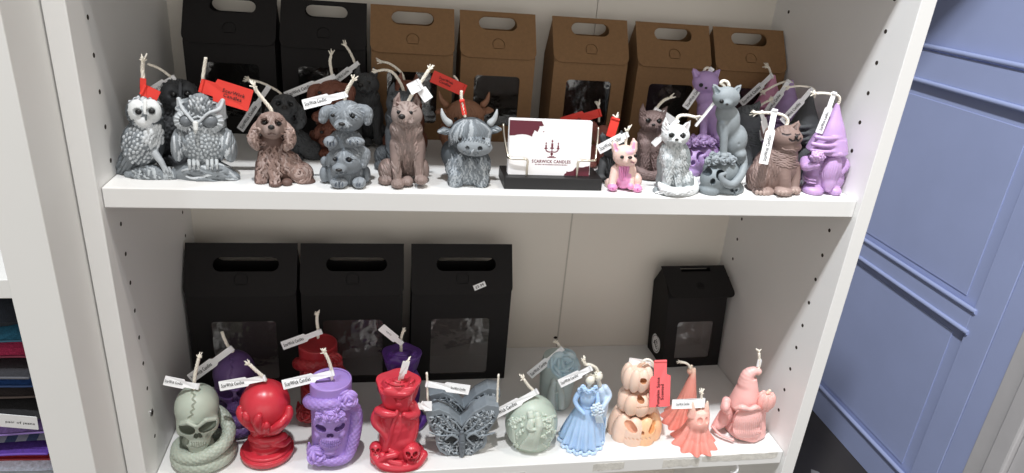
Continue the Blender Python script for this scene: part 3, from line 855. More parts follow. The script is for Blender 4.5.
UPY = 200.0
kraft_x = ((231.5, 331), (335.5, 429.5), (448.5, 546), (555, 655), (658.5, 758.5))
kraft_l = ('brown kraft gift box standing behind the taupe shepherd candle, first of the brown row',
           'brown kraft gift box standing behind the horned cow candles',
           'brown kraft gift box behind the business card holder, middle of the brown row',
           'brown kraft gift box behind the white cat and purple cat candles',
           'brown kraft gift box in the right end of the row by the side panel')
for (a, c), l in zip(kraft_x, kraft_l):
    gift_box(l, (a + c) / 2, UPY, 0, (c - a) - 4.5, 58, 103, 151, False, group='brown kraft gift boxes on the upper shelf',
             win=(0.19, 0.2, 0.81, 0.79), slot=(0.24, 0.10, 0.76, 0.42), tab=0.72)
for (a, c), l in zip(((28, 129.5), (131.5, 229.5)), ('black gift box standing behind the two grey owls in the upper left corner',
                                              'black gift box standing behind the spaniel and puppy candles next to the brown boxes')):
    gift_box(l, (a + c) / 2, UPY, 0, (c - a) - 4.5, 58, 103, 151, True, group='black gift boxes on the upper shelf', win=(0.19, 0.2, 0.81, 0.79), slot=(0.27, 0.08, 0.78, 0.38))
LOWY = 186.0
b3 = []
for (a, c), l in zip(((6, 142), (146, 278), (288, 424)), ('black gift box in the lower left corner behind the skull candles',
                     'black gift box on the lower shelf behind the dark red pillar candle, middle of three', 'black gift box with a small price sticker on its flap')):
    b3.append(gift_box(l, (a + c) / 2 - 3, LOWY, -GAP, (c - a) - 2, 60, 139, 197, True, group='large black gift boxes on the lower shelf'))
r, q = b3[2]
V3 = q['org'] + q['fa'] * (q['sl'] * 0.13) + np.array([23.0, -math.sin(1.1) * 0.7, 0.45])
xa = np.array([0.93, 0, 0]) + q['fa'] * 0.37; ya = np.cross(np.cross([1.0, 0, 0], q['fa']), xa)
st = MB(); st.plate([(-8.5, -3.6), (8.5, -3.6), (8.5, 3.6), (-8.5, 3.6)], [], 0.25, V3, xa, ya)
so = st.build('price_sticker', PAPER_WHITE, q['flap']); so['label'] = 'white price sticker'
lettering(so, '£5.99', V3 + np.cross(xa, ya) * 0.1, xa, ya, 12, bold=0.02)
# the small box in the right corner, turned a little and with its flap lifting
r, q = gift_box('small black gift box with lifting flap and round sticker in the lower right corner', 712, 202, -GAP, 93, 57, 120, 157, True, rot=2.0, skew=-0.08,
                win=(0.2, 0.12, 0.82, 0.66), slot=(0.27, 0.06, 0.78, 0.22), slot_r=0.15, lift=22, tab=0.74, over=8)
sx = -q['hw'] - 0.2
st = MB(); n = 28
st.plate([(15 * math.cos(2 * math.pi * i / n), 15 * math.sin(2 * math.pi * i / n)) for i in range(n)], [], 0.25, (sx - 2.9, 26, 27), (0, -1, 0), (0, 0, 1))
so = st.build('round_sticker', PAPER_WHITE, r); so['label'] = 'round white seal with a dark script emblem'
rg = MB()
ringp = [(13 * math.cos(2 * math.pi * i / n), 13 * math.sin(2 * math.pi * i / n)) for i in range(n)]
ringq = [(12.2 * math.cos(2 * math.pi * i / n), 12.2 * math.sin(2 * math.pi * i / n)) for i in range(n)]
rg.plate(ringp, [ringq[::-1]], 0.1, (sx - 3.08, 26, 27), (0, -1, 0), (0, 0, 1))
for k in range(5):
    rg.tube([(sx - 3.1, 26 + 7.5 * math.cos(t) * (1 - .15 * k), 27 - 4 + k * 2.2 + 2.4 * math.sin(2 * t + k)) for t in np.linspace(0, math.pi, 14)], 0.38, 5)
rg.build('emblem', INK, so)
# ------------------------------------------------------------------ upper shelf, left half: owls, dogs, cow
def jitcols(base, n=6, amt=0.22, seed=1):
    rnd = random.Random(seed); c = lin(base); out = []
    for i in range(n):
        f = 1 + rnd.uniform(-amt, amt); out.append(tuple(min(1, x * f) for x in c))
    return out
VX = 0.5
lcB = jitcols('#a9afb3', 3, .1)
NOSE = mat('nose_black', '#1a1716', 0.4)
def down(x, y): return (0, 1)

# ---- barn owl with a white face
f = barn = Fig('owl_candle', 'grey barn owl candle with a white heart-shaped face and red tag', 'candle', (120, 437), 'upper', 17, (110, 50, 3.379), 'owl candles')
S = Sculpt('#4d5256', VX); cl = jitcols('#757b80', 6, 0.35, 3); TIP = '#b9bec2'
f.e(S, 112, 315, 5, 66, 82, 55, rot=14); f.e(S, 75, 375, 12, 42, 55, 34, rot=28); f.p(S, [(65, 385, 14, 30), (38, 418, 14, 20)], 10)
f.e(S, 128, 255, 0, 52, 45, 45, k=14)
f.p(S, [(130, 280, -34, 20), (105, 315, -38, 28), (72, 365, -24, 26), (42, 408, -2, 14)], 6, n=3)
f.e(S, 118, 212, -6, 57, 53, 50, k=6)
S.mark()
def ow(x, y): return (-0.55, 1)
f.fur(S, 105, 315, 62, 70, 120, ow, 21, 5.6, cl, k=1, seed=2)
f.fur(S, 105, 315, 62, 70, 70, ow, 9, 4.6, jitcols(TIP, 4, .12), k=1, seed=7, off=4)
f.fur(S, 55, 395, 34, 38, 24, ow, 34, 5, cl, k=1, seed=4, off=2)
f.fur(S, 150, 285, 34, 38, 36, lambda x, y: (-.2, 1), 13, 6, jitcols('#c9cdd0', 4, .12), k=1, seed=3, off=4)
f.fur(S, 118, 180, 54, 26, 40, lambda x, y: ((x - 118) / 40, .5), 10, 5, jitcols('#b3b8bc', 4, .2), k=1, seed=5, off=2)
f.fur(S, 118, 212, 58, 52, 46, lambda x, y: ((x - 118) / 30, (y - 212) / 30 + .3), 10, 4.6, cl, k=1, seed=15, off=1)
f.e(S, 94, 208, -40, 28, 38, 24, k=3, color='#dcdfe0'); f.e(S, 142, 206, -40, 28, 38, 24, k=3, color='#dcdfe0'); f.e(S, 116, 238, -42, 25, 24, 24, k=4, color='#e3e5e6')
f.p(S, [(118, 172, -60, 5), (119, 210, -68, 6), (122, 228, -68, 4)], 3, color='#eceeee')
f.e(S, 94, 209, -66, 17, 13, 9, k=4, cut=True, color='#a9adaf'); f.e(S, 142, 207, -66, 16, 13, 9, k=4, cut=True, color='#a9adaf')
f.p(S, [(152, 350, -40, 13), (172, 376, -53, 10), (186, 402, -58, 8)], 5, color='#a3a8ac')
for x in (178, 190, 200): f.p(S, [(x, 398, -60, 4), (x + 6, 412, -64, 4)], 1, color='#a3a8ac')
f.keep(S.mesh('body', WAX_PAINTED, f.root, floor=0))
f.eyes([(96, 209, -63), (141, 207, -63)], 10)
S = Sculpt('#5d6265', 0.4); f.p(S, [(120, 220, -70, 5), (122, 236, -74, 3)], 1); f.keep(S.mesh('beak', WAX_PAINTED, f.root))
S = Sculpt('#7b8186', VX)
f.p(S, [(70, 420, -30, 20), (140, 415, -35, 28), (215, 425, -35, 19)], 6, n=3); f.p(S, [(90, 425, 20, 30), (170, 425, 15, 28)], 10)
S.mark()
f.fur(S, 140, 415, 76, 26, 46, lambda x, y: (.5, .8), 30, 5.2, cl + lcB, k=1, wave=4, seed=6, off=3)
f.keep(S.mesh('log', WAX_PAINTED, f.root, floor=0))
blackowl = clone(barn, 'charcoal black owl candle standing in the corner behind the barn owl', (180, 166), 'upper', wax('#3a3c3f', 0.75, bump=0.3), scale=1.12)
wick(barn, [(116, 168, 0), (114, 120, 0), (110, 62, 0), (112, 40, -4)], 1.5)
wick(blackowl, [(179, 88, 0), (173, 79, -3), (160, 69, -8), (148, 64, -10)], 1.1, fray=False)
paper_tag(barn, (117, 136, -8), (164, 158, 0), 9, None, PAPER_RED, 'red paper tag folded round the wick', stem=0.05, shoulder=False, roll=0.2)
paper_tag(barn, (112, 100, -6), (114, 164, -10), 4.6, None, PAPER_RED, 'red paper tag folded round the wick', stem=0.3, shoulder=False, band=False)
paper_tag(blackowl, (173, 79, -5), (150, 93, -8), 7.5, 'ScarWick Candles', stem=0.3)

# ---- great horned owl on a branch
f = horned = Fig('owl_candle', 'grey horned owl candle with round bulging eyes perched on a branch', 'candle', (140, 446), 'upper', 19, (165, 50, 3.379), 'owl candles')
S = Sculpt('#565b60', VX); cl = jitcols('#83898e', 6, 0.25, 9); lc = jitcols('#bfc4c8', 4, .12)
f.e(S, 133, 300, 0, 80, 92, 66); f.e(S, 122, 228, 0, 76, 68, 62, k=12)
f.p(S, [(66, 215, -8, 24), (46, 166, -8, 7)], 8, color='#b4babe'); f.p(S, [(182, 215, -8, 24), (195, 172, -10, 8)], 8, color='#b4babe')
S.mark()
f.fur(S, 133, 318, 66, 72, 120, lambda x, y: ((x - 133) / 160, 1), 15, 6.2, cl, k=1, seed=2, off=1.5)
f.fur(S, 133, 322, 64, 66, 80, lambda x, y: ((x - 133) / 160, 1), 7, 4.6, jitcols('#b3b9bd', 4, .12), k=1, seed=7, off=5)
f.shingles(S, (122, 225, 0), (75, 66, 62), 6, (35, 320), (-40, 75), 8, cl, tip='#b0b6ba')
f.e(S, 70, 240, -40, 36, 34, 22, k=5, color='#b3b9bd'); f.e(S, 152, 240, -42, 44, 38, 24, k=5, color='#b3b9bd')
f.e(S, 68, 240, -66, 22, 22, 14, k=3, cut=True, color='#3d4144'); f.e(S, 150, 240, -70, 29, 26, 15, k=3, cut=True, color='#3d4144')
f.e(S, 120, 190, -46, 36, 42, 18, k=8, color='#7d8388')
S.mark()
f.fur(S, 120, 188, 40, 34, 40, lambda x, y: ((x - 120) / 60, -1), 11, 4.2, lc + cl, k=1, seed=3)
for pts in ([(46, 166, -12, 4), (58, 196, -42, 5.5), (82, 226, -68, 5), (103, 250, -80, 4)], [(196, 172, -14, 5), (182, 200, -46, 6), (146, 214, -70, 5), (108, 250, -80, 4)]): f.p(S, pts, 2, color='#b9bec2', n=4)
for X, Y, R0 in ((70, 240, 30), (151, 240, 36)):
    for i in range(16):
        th = i * math.pi / 8; f.stroke(S, [(X + R0 * .85 * math.cos(th), Y + R0 * .8 * math.sin(th)), (X + R0 * 1.25 * math.cos(th), Y + R0 * 1.15 * math.sin(th))], 3, 1, random.choice(lc), n=0)
for X, Y, hw, hh, sg in ((48, 318, 24, 58, -1), (214, 322, 25, 58, 1)):
    f.e(S, X, Y, -14, hw, hh, 44, rot=-8 * sg, k=3, color='#868c91')
S.mark()
for X, sg in ((48, -1), (214, 1)): f.fur(S, X, 315, 22, 50, 26, lambda x, y: (-sg * .15, 1), 34, 4.8, cl + lc[:2], k=1, seed=5, off=1)
for x in (82, 97, 111, 143, 158, 174): f.p(S, [(x, 374, -60, 6), (x + 1, 388, -68, 5.5), (x + 2, 402, -66, 2.5)], 1.5, color='#b6bbbe')
f.keep(S.mesh('body', WAX_PAINTED, f.root, floor=0))
for x, y, r in ((72, 240, 19), (151, 240, 24)): f.ball('eye', x, y, -58, r, r * .9, r * .8, mat('owl_eye_grey', '#70757a', 0.32))
S = Sculpt('#dcdedc', 0.4); f.p(S, [(103, 248, -84, 8), (104, 268, -90, 7), (103, 282, -86, 2.5)], 2); f.keep(S.mesh('beak', WAX_PAINTED, f.root))
S = Sculpt('#7f858a', VX)
f.p(S, [(48, 418, -20, 26), (110, 405, -30, 32), (180, 405, -28, 30), (238, 430, -30, 16)], 8, n=3); f.e(S, 140, 425, 0, 95, 24, 62, k=8)
f.e(S, 105, 422, -62, 30, 12, 14, cut=True, color='#5d6266', k=4)
S.mark()
f.fur(S, 145, 412, 96, 30, 44, lambda x, y: (1, .05 + .35 * (x > 190)), 62, 4.4, cl + lc[:2], k=1, wave=5, seed=8, wl=.6, off=2)
f.keep(S.mesh('branch', WAX_PAINTED, f.root, floor=0))
wick(horned, [(121, 165, 0), (126, 110, 0), (134, 50, 0), (138, 26, 0)], 1.3, fray=False)
paper_tag(horned, (128, 122, -8), (290, 172, 10), 18, 'ScarWick\nCandles', PAPER_RED, 'large red paper tag with two lines of print', stem=0.24, flip=True, lines=2, tw=20)

# ---- cocker spaniel
f = spaniel = Fig('dog_candle', 'brown spaniel candle with long curly ears and white wick', 'candle', (180, 456), 'upper', 19, (240, 90, 4.73), 'dog candles')
S = Sculpt('#5f4841', VX); cl = jitcols('#866f67', 6, 0.28, 11) + jitcols('#a4908a', 2, .1)
f.e(S, 165, 335, 5, 78, 100, 70); f.e(S, 285, 395, 15, 62, 58, 62, k=14); f.e(S, 210, 360, 10, 80, 80, 66, k=16)
f.e(S, 150, 165, -42, 66, 60, 56, k=14, color='#8a756d'); f.e(S, 150, 240, -15, 55, 45, 50, k=16)
f.e(S, 148, 188, -92, 34, 26, 30, k=8, color='#907d76'); f.e(S, 132, 198, -100, 16, 16, 18, k=4, color='#907d76'); f.e(S, 166, 198, -98, 16, 16, 18, k=4, color='#907d76')
f.e(S, 118, 152, -84, 18, 13, 12, k=6, cut=True, color='#5c4944'); f.e(S, 182, 156, -84, 17, 13, 12, k=6, cut=True, color='#5c4944')
f.p(S, [(102, 134, -84, 7), (122, 132, -92, 6)], 4); f.p(S, [(172, 136, -92, 6), (194, 142, -84, 7)], 4)
f.p(S, [(134, 211, -118, 3), (150, 206, -124, 3), (166, 211, -116, 3)], 1, color='#5a3f3a', cut=True)
f.p(S, [(160, 340, -55, 30), (164, 400, -66, 27), (165, 442, -72, 25)], 6); f.e(S, 166, 446, -86, 28, 16, 24, k=4)
f.p(S, [(100, 350, -25, 26), (96, 420, -36, 26)], 6); f.e(S, 100, 432, -44, 30, 17, 28, k=4)
f.e(S, 222, 436, -66, 25, 18, 28, k=4); f.e(S, 310, 432, -20, 46, 18, 40, k=6)
for ear in ([(92, 150, -30, 13), (72, 188, -42, 21), (64, 236, -48, 27), (80, 272, -48, 15)], [(206, 152, -26, 13), (232, 190, -38, 21), (238, 240, -44, 27), (218, 276, -46, 15)]): f.p(S, ear, 2, n=3, color='#9a837a')
S.mark()
for X, sg in ((68, -1), (228, 1)):
    f.fur(S, X, 225, 30, 58, 30, lambda x, y: (math.sin(y / 9), .8), 40, 4.6, cl + jitcols('#ab958c', 3, .1), k=.8, wave=7, seed=3, off=4)
    for i in range(5):
        x, y = X + (-1) ** i * 13, 200 + i * 17
        f.stroke(S, [(x + 11 * math.cos(a), y + 11 * math.sin(a)) for a in (0, 1.2, 2.4, 3.6, 4.8)], 3.6, 1, random.choice(cl), off=4)
f.fur(S, 155, 320, 64, 60, 46, lambda x, y: ((x - 155) / 150, 1), 56, 5.2, cl, k=1, wave=7, seed=5, off=2)
f.fur(S, 285, 390, 58, 48, 54, lambda x, y: (-(y - 392), (x - 285)), 34, 4.6, cl, k=1, wave=2, seed=6, off=1.5)
f.fur(S, 235, 325, 40, 34, 24, lambda x, y: (1, .9), 40, 4.6, cl, k=1, wave=4, seed=9, off=1.5)
f.fur(S, 130, 400, 60, 30, 26, down, 38, 4.4, cl, k=1, wave=4, seed=10, off=1)
f.fur(S, 150, 128, 54, 26, 30, lambda x, y: ((x - 150) / 30, .6), 20, 3, cl, k=1, seed=12)
for px, py, pd in ((154, 450, -106), (166, 452, -108), (178, 450, -106)): f.e(S, px, py, pd, 7, 9, 8, k=1)
f.keep(S.mesh('body', WAX_PAINTED, f.root, floor=0))
f.eyes([(116, 154, -84), (184, 158, -84)], 10); f.ball('nose', 148, 176, -121, 15, 11, 9, NOSE)

# ---- two puppies, one on top of the other
f = pups = Fig('dog_candle', 'blue-grey candle of two stacked puppies with a white tag', 'candle', (200, 462), 'upper', 18, (305, 90, 4.73), 'dog candles')
S = Sculpt('#7a8086', VX); cl = jitcols('#82888e', 6, 0.16, 4) + jitcols('#979da3', 2, .1)
f.e(S, 185, 390, 10, 96, 78, 74); f.e(S, 195, 260, 5, 84, 80, 66, k=14)
f.e(S, 198, 128, -30, 78, 68, 62, k=10); f.e(S, 198, 90, -10, 60, 40, 48, k=14)
f.p(S, [(128, 85, -24, 16), (98, 105, -34, 26), (84, 138, -42, 20)], 4, n=3); f.p(S, [(262, 82, -20, 16), (292, 105, -30, 28), (296, 150, -40, 18)], 4, n=3)
f.e(S, 174, 168, -90, 36, 24, 24, k=7); f.e(S, 130, 118, -86, 17, 12, 12, k=5, cut=True, color='#565e6a'); f.e(S, 226, 122, -84, 17, 12, 12, k=5, cut=True, color='#565e6a')
f.p(S, [(174, 172, -114, 2.5), (174, 184, -114, 2.5)], 1, cut=True, color='#4b525d'); f.p(S, [(154, 186, -106, 2.5), (174, 184, -114, 2.5), (194, 184, -106, 2.5)], 1, cut=True, color='#4b525d')
f.e(S, 122, 246, -78, 32, 27, 30, k=4, color='#8b9197'); f.e(S, 236, 243, -80, 44, 20, 30, k=4, color='#8b9197')
f.e(S, 200, 335, -52, 72, 66, 58, k=5); f.p(S, [(148, 285, -40, 12), (122, 320, -52, 22), (114, 350, -58, 14)], 4, n=3); f.p(S, [(248, 280, -44, 14), (282, 300, -52, 28), (276, 350, -66, 20)], 4, n=3)
f.e(S, 162, 374, -104, 34, 26, 26, k=7); f.e(S, 140, 327, -98, 15, 11, 12, k=5, cut=True, color='#565e6a'); f.e(S, 210, 330, -102, 16, 11, 12, k=5, cut=True, color='#565e6a')
f.p(S, [(142, 396, -122, 2.5), (162, 394, -130, 2.5), (184, 390, -122, 2.5)], 1, cut=True, color='#4b525d')
f.e(S, 160, 438, -90, 40, 24, 34, k=4, color='#8b9197'); f.e(S, 256, 438, -84, 32, 26, 36, k=4, color='#8b9197'); f.e(S, 92, 398, -22, 22, 40, 30, k=5); f.e(S, 92, 338, -20, 18, 24, 22, k=5); f.e(S, 290, 400, 0, 20, 40, 40, k=6)
S.mark()
f.fur(S, 190, 212, 66, 26, 34, lambda x, y: ((x - 185) / 60, 1), 26, 4, cl, k=1, wave=2, seed=3)
f.fur(S, 198, 95, 70, 40, 60, lambda x, y: ((x - 190) / 50, .7 if y > 90 else -.3), 20, 2.8, cl, k=1, seed=4)
f.fur(S, 170, 165, 44, 22, 26, lambda x, y: (x - 172, 14), 14, 2.6, cl, k=1, seed=14)
f.fur(S, 205, 300, 60, 30, 44, lambda x, y: ((x - 180) / 50, .6), 18, 2.8, cl, k=1, seed=5)
for X, Y in ((90, 125), (295, 125), (280, 320), (118, 330)): f.fur(S, X, Y, 24, 36, 20, down, 22, 3, cl, k=1, seed=6)
f.fur(S, 200, 410, 100, 30, 40, down, 24, 3, cl, k=1, seed=7)
for x, y in ((106, 254), (120, 258), (134, 256), (212, 250), (230, 254), (248, 252)): f.p(S, [(x, y - 8, -104, 3.4), (x, y + 8, -104, 3)], 0.8, cut=True, color='#5d6571')
for x in (146, 162, 178, 244, 258, 272): f.p(S, [(x, 438, -122, 3.4), (x, 458, -118, 3.4)], 0.8, cut=True, color='#5d6571')
f.keep(S.mesh('body', WAX_PAINTED, f.root, floor=0))
f.eyes([(131, 120, -84), (226, 124, -82), (141, 328, -96), (209, 331, -100)], 10)
for x, y, d in ((174, 161, -112), (160, 379, -128)): f.ball('nose', x, y, d, 15, 8, 9, NOSE)

# ---- german shepherd, sitting
f = shep = Fig('dog_candle', 'taupe sitting shepherd dog candle with pricked ears and a looped white tag', 'candle', (140, 462), 'upper', 18, (365, 60, 3.638), 'dog candles')
S = Sculpt('#85736d', VX); cl = jitcols('#8e7d77', 6, 0.22, 4) + jitcols('#a08a84', 2, .1)
f.e(S, 158, 330, 20, 62, 100, 56); f.e(S, 152, 305, -8, 58, 72, 46, k=14); f.e(S, 150, 252, -14, 58, 44, 46, k=12)
f.e(S, 152, 200, -26, 54, 48, 46, k=10, color='#9a8a84'); f.p(S, [(146, 206, -64, 25), (138, 214, -92, 16)], 8, color='#9e8e88'); f.e(S, 152, 226, -70, 26, 12, 22, k=5, color='#9e8e88')
f.p(S, [(118, 176, -18, 18), (117, 148, -18, 13), (124, 120, -16, 3)], 5); f.p(S, [(178, 178, -10, 18), (188, 152, -8, 14), (186, 126, -6, 3)], 5)
f.p(S, [(118, 168, -36, 6), (120, 138, -28, 3)], 4, cut=True, color='#6a534e'); f.p(S, [(184, 172, -28, 7), (186, 146, -20, 3)], 4, cut=True, color='#6a534e')
f.p(S, [(128, 232, -100, 2.5), (148, 234, -90, 2.5), (176, 224, -70, 3)], 1.5, cut=True, color='#4c3935')
f.p(S, [(114, 310, -24, 24), (112, 370, -44, 18), (118, 430, -56, 15)], 8, n=3); f.p(S, [(192, 310, -20, 24), (194, 370, -40, 17), (196, 420, -48, 15)], 8, n=3)
f.e(S, 119, 450, -68, 24, 17, 28, k=4); f.e(S, 204, 436, -60, 24, 17, 26, k=4); f.e(S, 154, 440, -50, 22, 18, 26, k=3)
f.e(S, 82, 400, 2, 34, 42, 42, k=6); f.e(S, 76, 436, -30, 28, 18, 30, k=4); f.e(S, 212, 400, 10, 22, 40, 42, k=6)
S.mark()
f.fur(S, 152, 245, 58, 34, 50, lambda x, y: ((152 - x) / 90, 1), 38, 4.2, cl, k=1, wave=2, seed=3, off=1)
f.fur(S, 152, 315, 44, 50, 44, lambda x, y: ((152 - x) / 90, 1), 34, 3.8, cl, k=1, wave=2, seed=4, off=.5)
f.fur(S, 152, 172, 42, 20, 16, lambda x, y: ((x - 150) / 30, -.6), 14, 2.6, cl, k=1, seed=5)
f.fur(S, 82, 395, 32, 34, 24, lambda x, y: (.4, 1), 22, 3.2, cl, k=1, seed=6)
f.fur(S, 152, 390, 70, 30, 30, down, 26, 2.8, cl, k=1, seed=8)
for x, y, d in ((108, 454, -92), (119, 456, -94), (130, 454, -92), (66, 440, -56), (78, 442, -58), (196, 440, -82), (208, 441, -82), (148, 446, -72), (160, 446, -72)): f.e(S, x, y, d, 7, 8, 8, k=1)
f.keep(S.mesh('body', WAX_PAINTED, f.root, floor=0))
f.eyes([(123, 190, -69), (166, 192, -70)], 8); f.ball('nose', 134, 206, -106, 12, 9, 8, NOSE)

# ---- highland cow
f = cow = Fig('cow_candle', 'grey shaggy horned cow candle beside the card holder', 'candle', (190, 466), 'upper', 20, (430, 90, 4.73), 'cow candles')
S = Sculpt('#4a5055', VX); cl = jitcols('#737a80', 6, 0.28, 21) + jitcols('#a3a9ae', 3, .12)
f.e(S, 180, 355, 12, 108, 108, 86); f.e(S, 190, 215, -18, 98, 84, 72, k=14); f.e(S, 92, 300, 30, 40, 60, 60, k=14)
f.p(S, [(100, 200, -20, 16), (66, 192, -22, 18), (44, 196, -26, 10)], 6); f.p(S, [(280, 195, -20, 16), (312, 186, -22, 18), (330, 186, -26, 9)], 6)
f.e(S, 212, 270, -90, 80, 42, 42, k=6, color='#8a9095')
f.p(S, [(120, 400, -44, 36), (120, 440, -48, 34)], 8); f.p(S, [(245, 400, -44, 36), (245, 440, -48, 34)], 8)
S.mark()
f.e(S, 176, 275, -132, 10, 9, 12, k=2, cut=True, color='#3c4043'); f.e(S, 237, 277, -130, 10, 9, 12, k=2, cut=True, color='#3c4043')
f.fur(S, 180, 370, 112, 88, 210, lambda x, y: ((x - 190) / 300, 1), 60, 4.2, cl, k=1, wave=6, seed=3, off=2)
f.fur(S, 70, 194, 30, 14, 12, lambda x, y: (-1, .3), 22, 4, cl, k=1, seed=6); f.fur(S, 312, 188, 24, 14, 12, lambda x, y: (1, .3), 20, 4, cl, k=1, seed=6)
for i in range(84):
    a = -1.5 + 3.0 * i / 83; jit = random.uniform(-4, 4)
    x0, x1, x2 = 190 + 30 * math.sin(a) + jit, 190 + 72 * math.sin(a) + jit, 190 + (94 + 4 * (i % 2)) * math.sin(a)
    yb = 226 + (i % 4) * 5 + 26 * abs(math.sin(a)) ** 3
    f.stroke(S, [(x0, 142 + (i % 4) * 5), (x1, 168), (x2 + 3, 198), (x2 - 3, 215), (x2 + 4 * (-1) ** i, yb)], [3, 4.2, 4.2, 3.6, 2.4], 0.8, cl[random.randrange(9)], off=3 + (i % 3) * 2)
f.keep(S.mesh('body', WAX_PAINTED, f.root, floor=0))
f.eyes([(142, 232, -98), (252, 232, -98)], 9)
for pts in ([(90, 156, -14, 17), (72, 140, -16, 14), (60, 116, -16, 10), (55, 90, -14, 4)], [(286, 156, -14, 17), (303, 138, -16, 13), (312, 115, -16, 9), (317, 94, -14, 4)]):
    S = Sculpt('#b4b9bc', 0.5); f.p(S, pts, 3, n=3); h = f.keep(S.mesh('horn', WAX_PAINTED, f.root)); h['label'] = 'pale horn'

# ---- candles from the same moulds behind
RUST = wax('#744636', 0.6, bump=0.25); CHAR = wax('#454749', 0.7, bump=0.25); SLATE = wax('#4c5054', 0.7, bump=0.25); TAN = wax('#8a6149', 0.65, bump=0.25)
spaniel2 = clone(spaniel, 'black spaniel candle standing behind the brown spaniel', (290, 162), 'upper', CHAR)
pups2 = clone(pups, 'rust brown stacked puppies candle behind the blue-grey puppies', (333, 158), 'upper', RUST)
shep2 = clone(shep, 'black shepherd dog candle at the back behind the rust brown puppies', (364, 147), 'upper', CHAR)
shep3 = clone(shep, 'slate grey shepherd dog candle directly behind the taupe shepherd', (398, 172), 'upper', SLATE)
shep4 = clone(shep, 'rust brown shepherd dog candle at the back behind the slate grey shepherd', (405, 156), 'upper', RUST)
cow2 = clone(cow, 'tan brown shaggy horned cow candle behind the grey cow', (465, 164), 'upper', TAN)
# wicks and tags of this half (full photo pixels for the back row, crop pixels for the front row)
wick(spaniel, [(150, 104, -20), (142, 85, -20), (118, 55, -26), (80, 8, -34), (70, -14, -36)], 1.5)
wick(spaniel2, [(283, 96, 0), (276, 90, 0), (262, 83, -4), (250, 80, -6)], 1.2)
paper_tag(spaniel2, (268, 88, -3), (240, 130, 4), 7.0, 'ScarWick Candles', stem=0.34, label='white paper tag hanging behind the brown spaniel')
wick(pups, [(188, 58, -8), (190, 30, -10), (204, -10, -14), (226, -46, -16)], 1.5)
paper_tag(pups, (188, 22, -14), (-10, 70, -24), 8.2, 'ScarWick Candles', roll=-0.1)
wick(pups2, [(332, 88, 0), (332, 76, 0), (330, 62, 0), (331, 56, 0)], 1.3)
paper_tag(pups2, (333, 77, -4), (285, 96, -4), 7.2, 'ScarWick Candles')
wick(shep2, [(361, 80, 0), (356, 66, 0), (351, 54, 0), (346, 46, 0)], 1.3)
paper_tag(shep2, (357, 64, -3), (335, 81, -2), 7, 'ScarWick Candles', stem=0.3)
wick(shep, [(154, 158, -16), (168, 130, -16), (190, 100, -16), (218, 58, -14), (232, 36, -12)], 1.5)
paper_tag(shep, (196, 92, -20), (232, 145, -34), 8.5, None, PAPER_WHITE, stem=0.25, bend=-3)
paper_tag(shep, (196, 90, -22), (160, 108, -34), 9.5, None, PAPER_WHITE, stem=0.25, shoulder=False)
wick(shep3, [(404, 92, 0), (400, 82, 0), (392, 72, 0), (384, 70, 0), (378, 71, 0)], 1.4)
wick(shep4, [(405, 84, 0), (402, 74, 0), (395, 67, 0), (388, 63, 0), (383, 62, 0)], 1.3)
wick(cow, [(166, 128, -20), (160, 100, -20), (152, 60, -20), (148, 30, -18), (148, 5, -16)], 1.3, fray=False)
paper_tag(cow, (152, 56, -24), (164, 118, -26), 4.2, None, PAPER_RED, 'red paper tag folded along the wick', stem=0.2, shoulder=False)
wick(cow2, [(461, 97, 0), (459, 88, 0), (457, 80, 0), (454, 76, 0)], 1.2, fray=False)
paper_tag(cow2, (463, 90, -6), (432, 76, -4), 11.5, 'ScarWick\nCandles', PAPER_RED, 'red paper tag with small print', stem=0.12, lines=2, tw=16, shoulder=False)
# ------------------------------------------------------------------ upper shelf, right half: card holder, bulldogs, cats, gnomes
CH = np.array([421.0, 42.0, 0.0])
ch = empty('card_holder', 'black card holder block with two bent brass wires holding business cards', 'card holder', CH)
b = MB().box(370, 24, 0, 473, 64, 12.5, 0.8); b.build('base', mat('black_wood', '#161516', 0.5, 0.1, 60), ch, origin=CH)
BRASS = mat('brass_wire', '#dcd4c4', 0.3, metal=1.0)
TB = math.radians(12)
for sx, ci, co in ((-1, 24, 44), (1, 29, 49)):
    cx = 417.5
    q = MB().tube(spline([(cx + sx * ci, 31, 12), (cx + sx * ci, 31, 22), (cx + sx * ci, 31.3, 28), (cx + sx * (ci + 2.5), 31.6, 30), (cx + sx * (ci + 8), 31.8, 30), (cx + sx * (co - 2), 33, 30), (cx + sx * co, 37, 32), (cx + sx * (co + 3), 48, 48), (cx + sx * (co + 4), 54, 60)], 5), 1.2, 8)
    q.build('wire', BRASS, ch, smooth=True, origin=CH)
CARD = mat('white_card', '#eceaea', 0.55)
CARD_MAROON = mat('maroon_print', '#5c1428', 0.5)
cyv = np.array([0, math.sin(TB), math.cos(TB)]); cxv = np.array([1.0, 0, 0]); cn = np.cross(cxv, cyv)
def card(i, dx, dz, label, group=None):
    o = np.array([417.5 + dx, 33.8 + i * 0.75, 12.6 + dz])
    m_ = MB().plate(rrect(-43, 0, 43, 55, 0.6, 2), [], 0.6, (0, 0, 0), cxv, cyv)
    ob = m_.build('business_card', CARD); ob.location = w2b(o)
    tag_props(ob, label, 'business card', group); return ob, o
fc, fo = card(0, 0, 0, 'white business card with maroon torn corners and a candelabra emblem, front of the stack')
def jag(pts, n, amp):
    out = []
    for i in range(len(pts) - 1):
        a, c = np.array(pts[i]), np.array(pts[i + 1])
        for j in range(n): out.append(a + (c - a) * j / n + np.array([random.uniform(-amp, amp), random.uniform(-amp, amp)]))
    out.append(np.array(pts[-1])); return [tuple(p) for p in out]
q = MB(); q2 = MB()
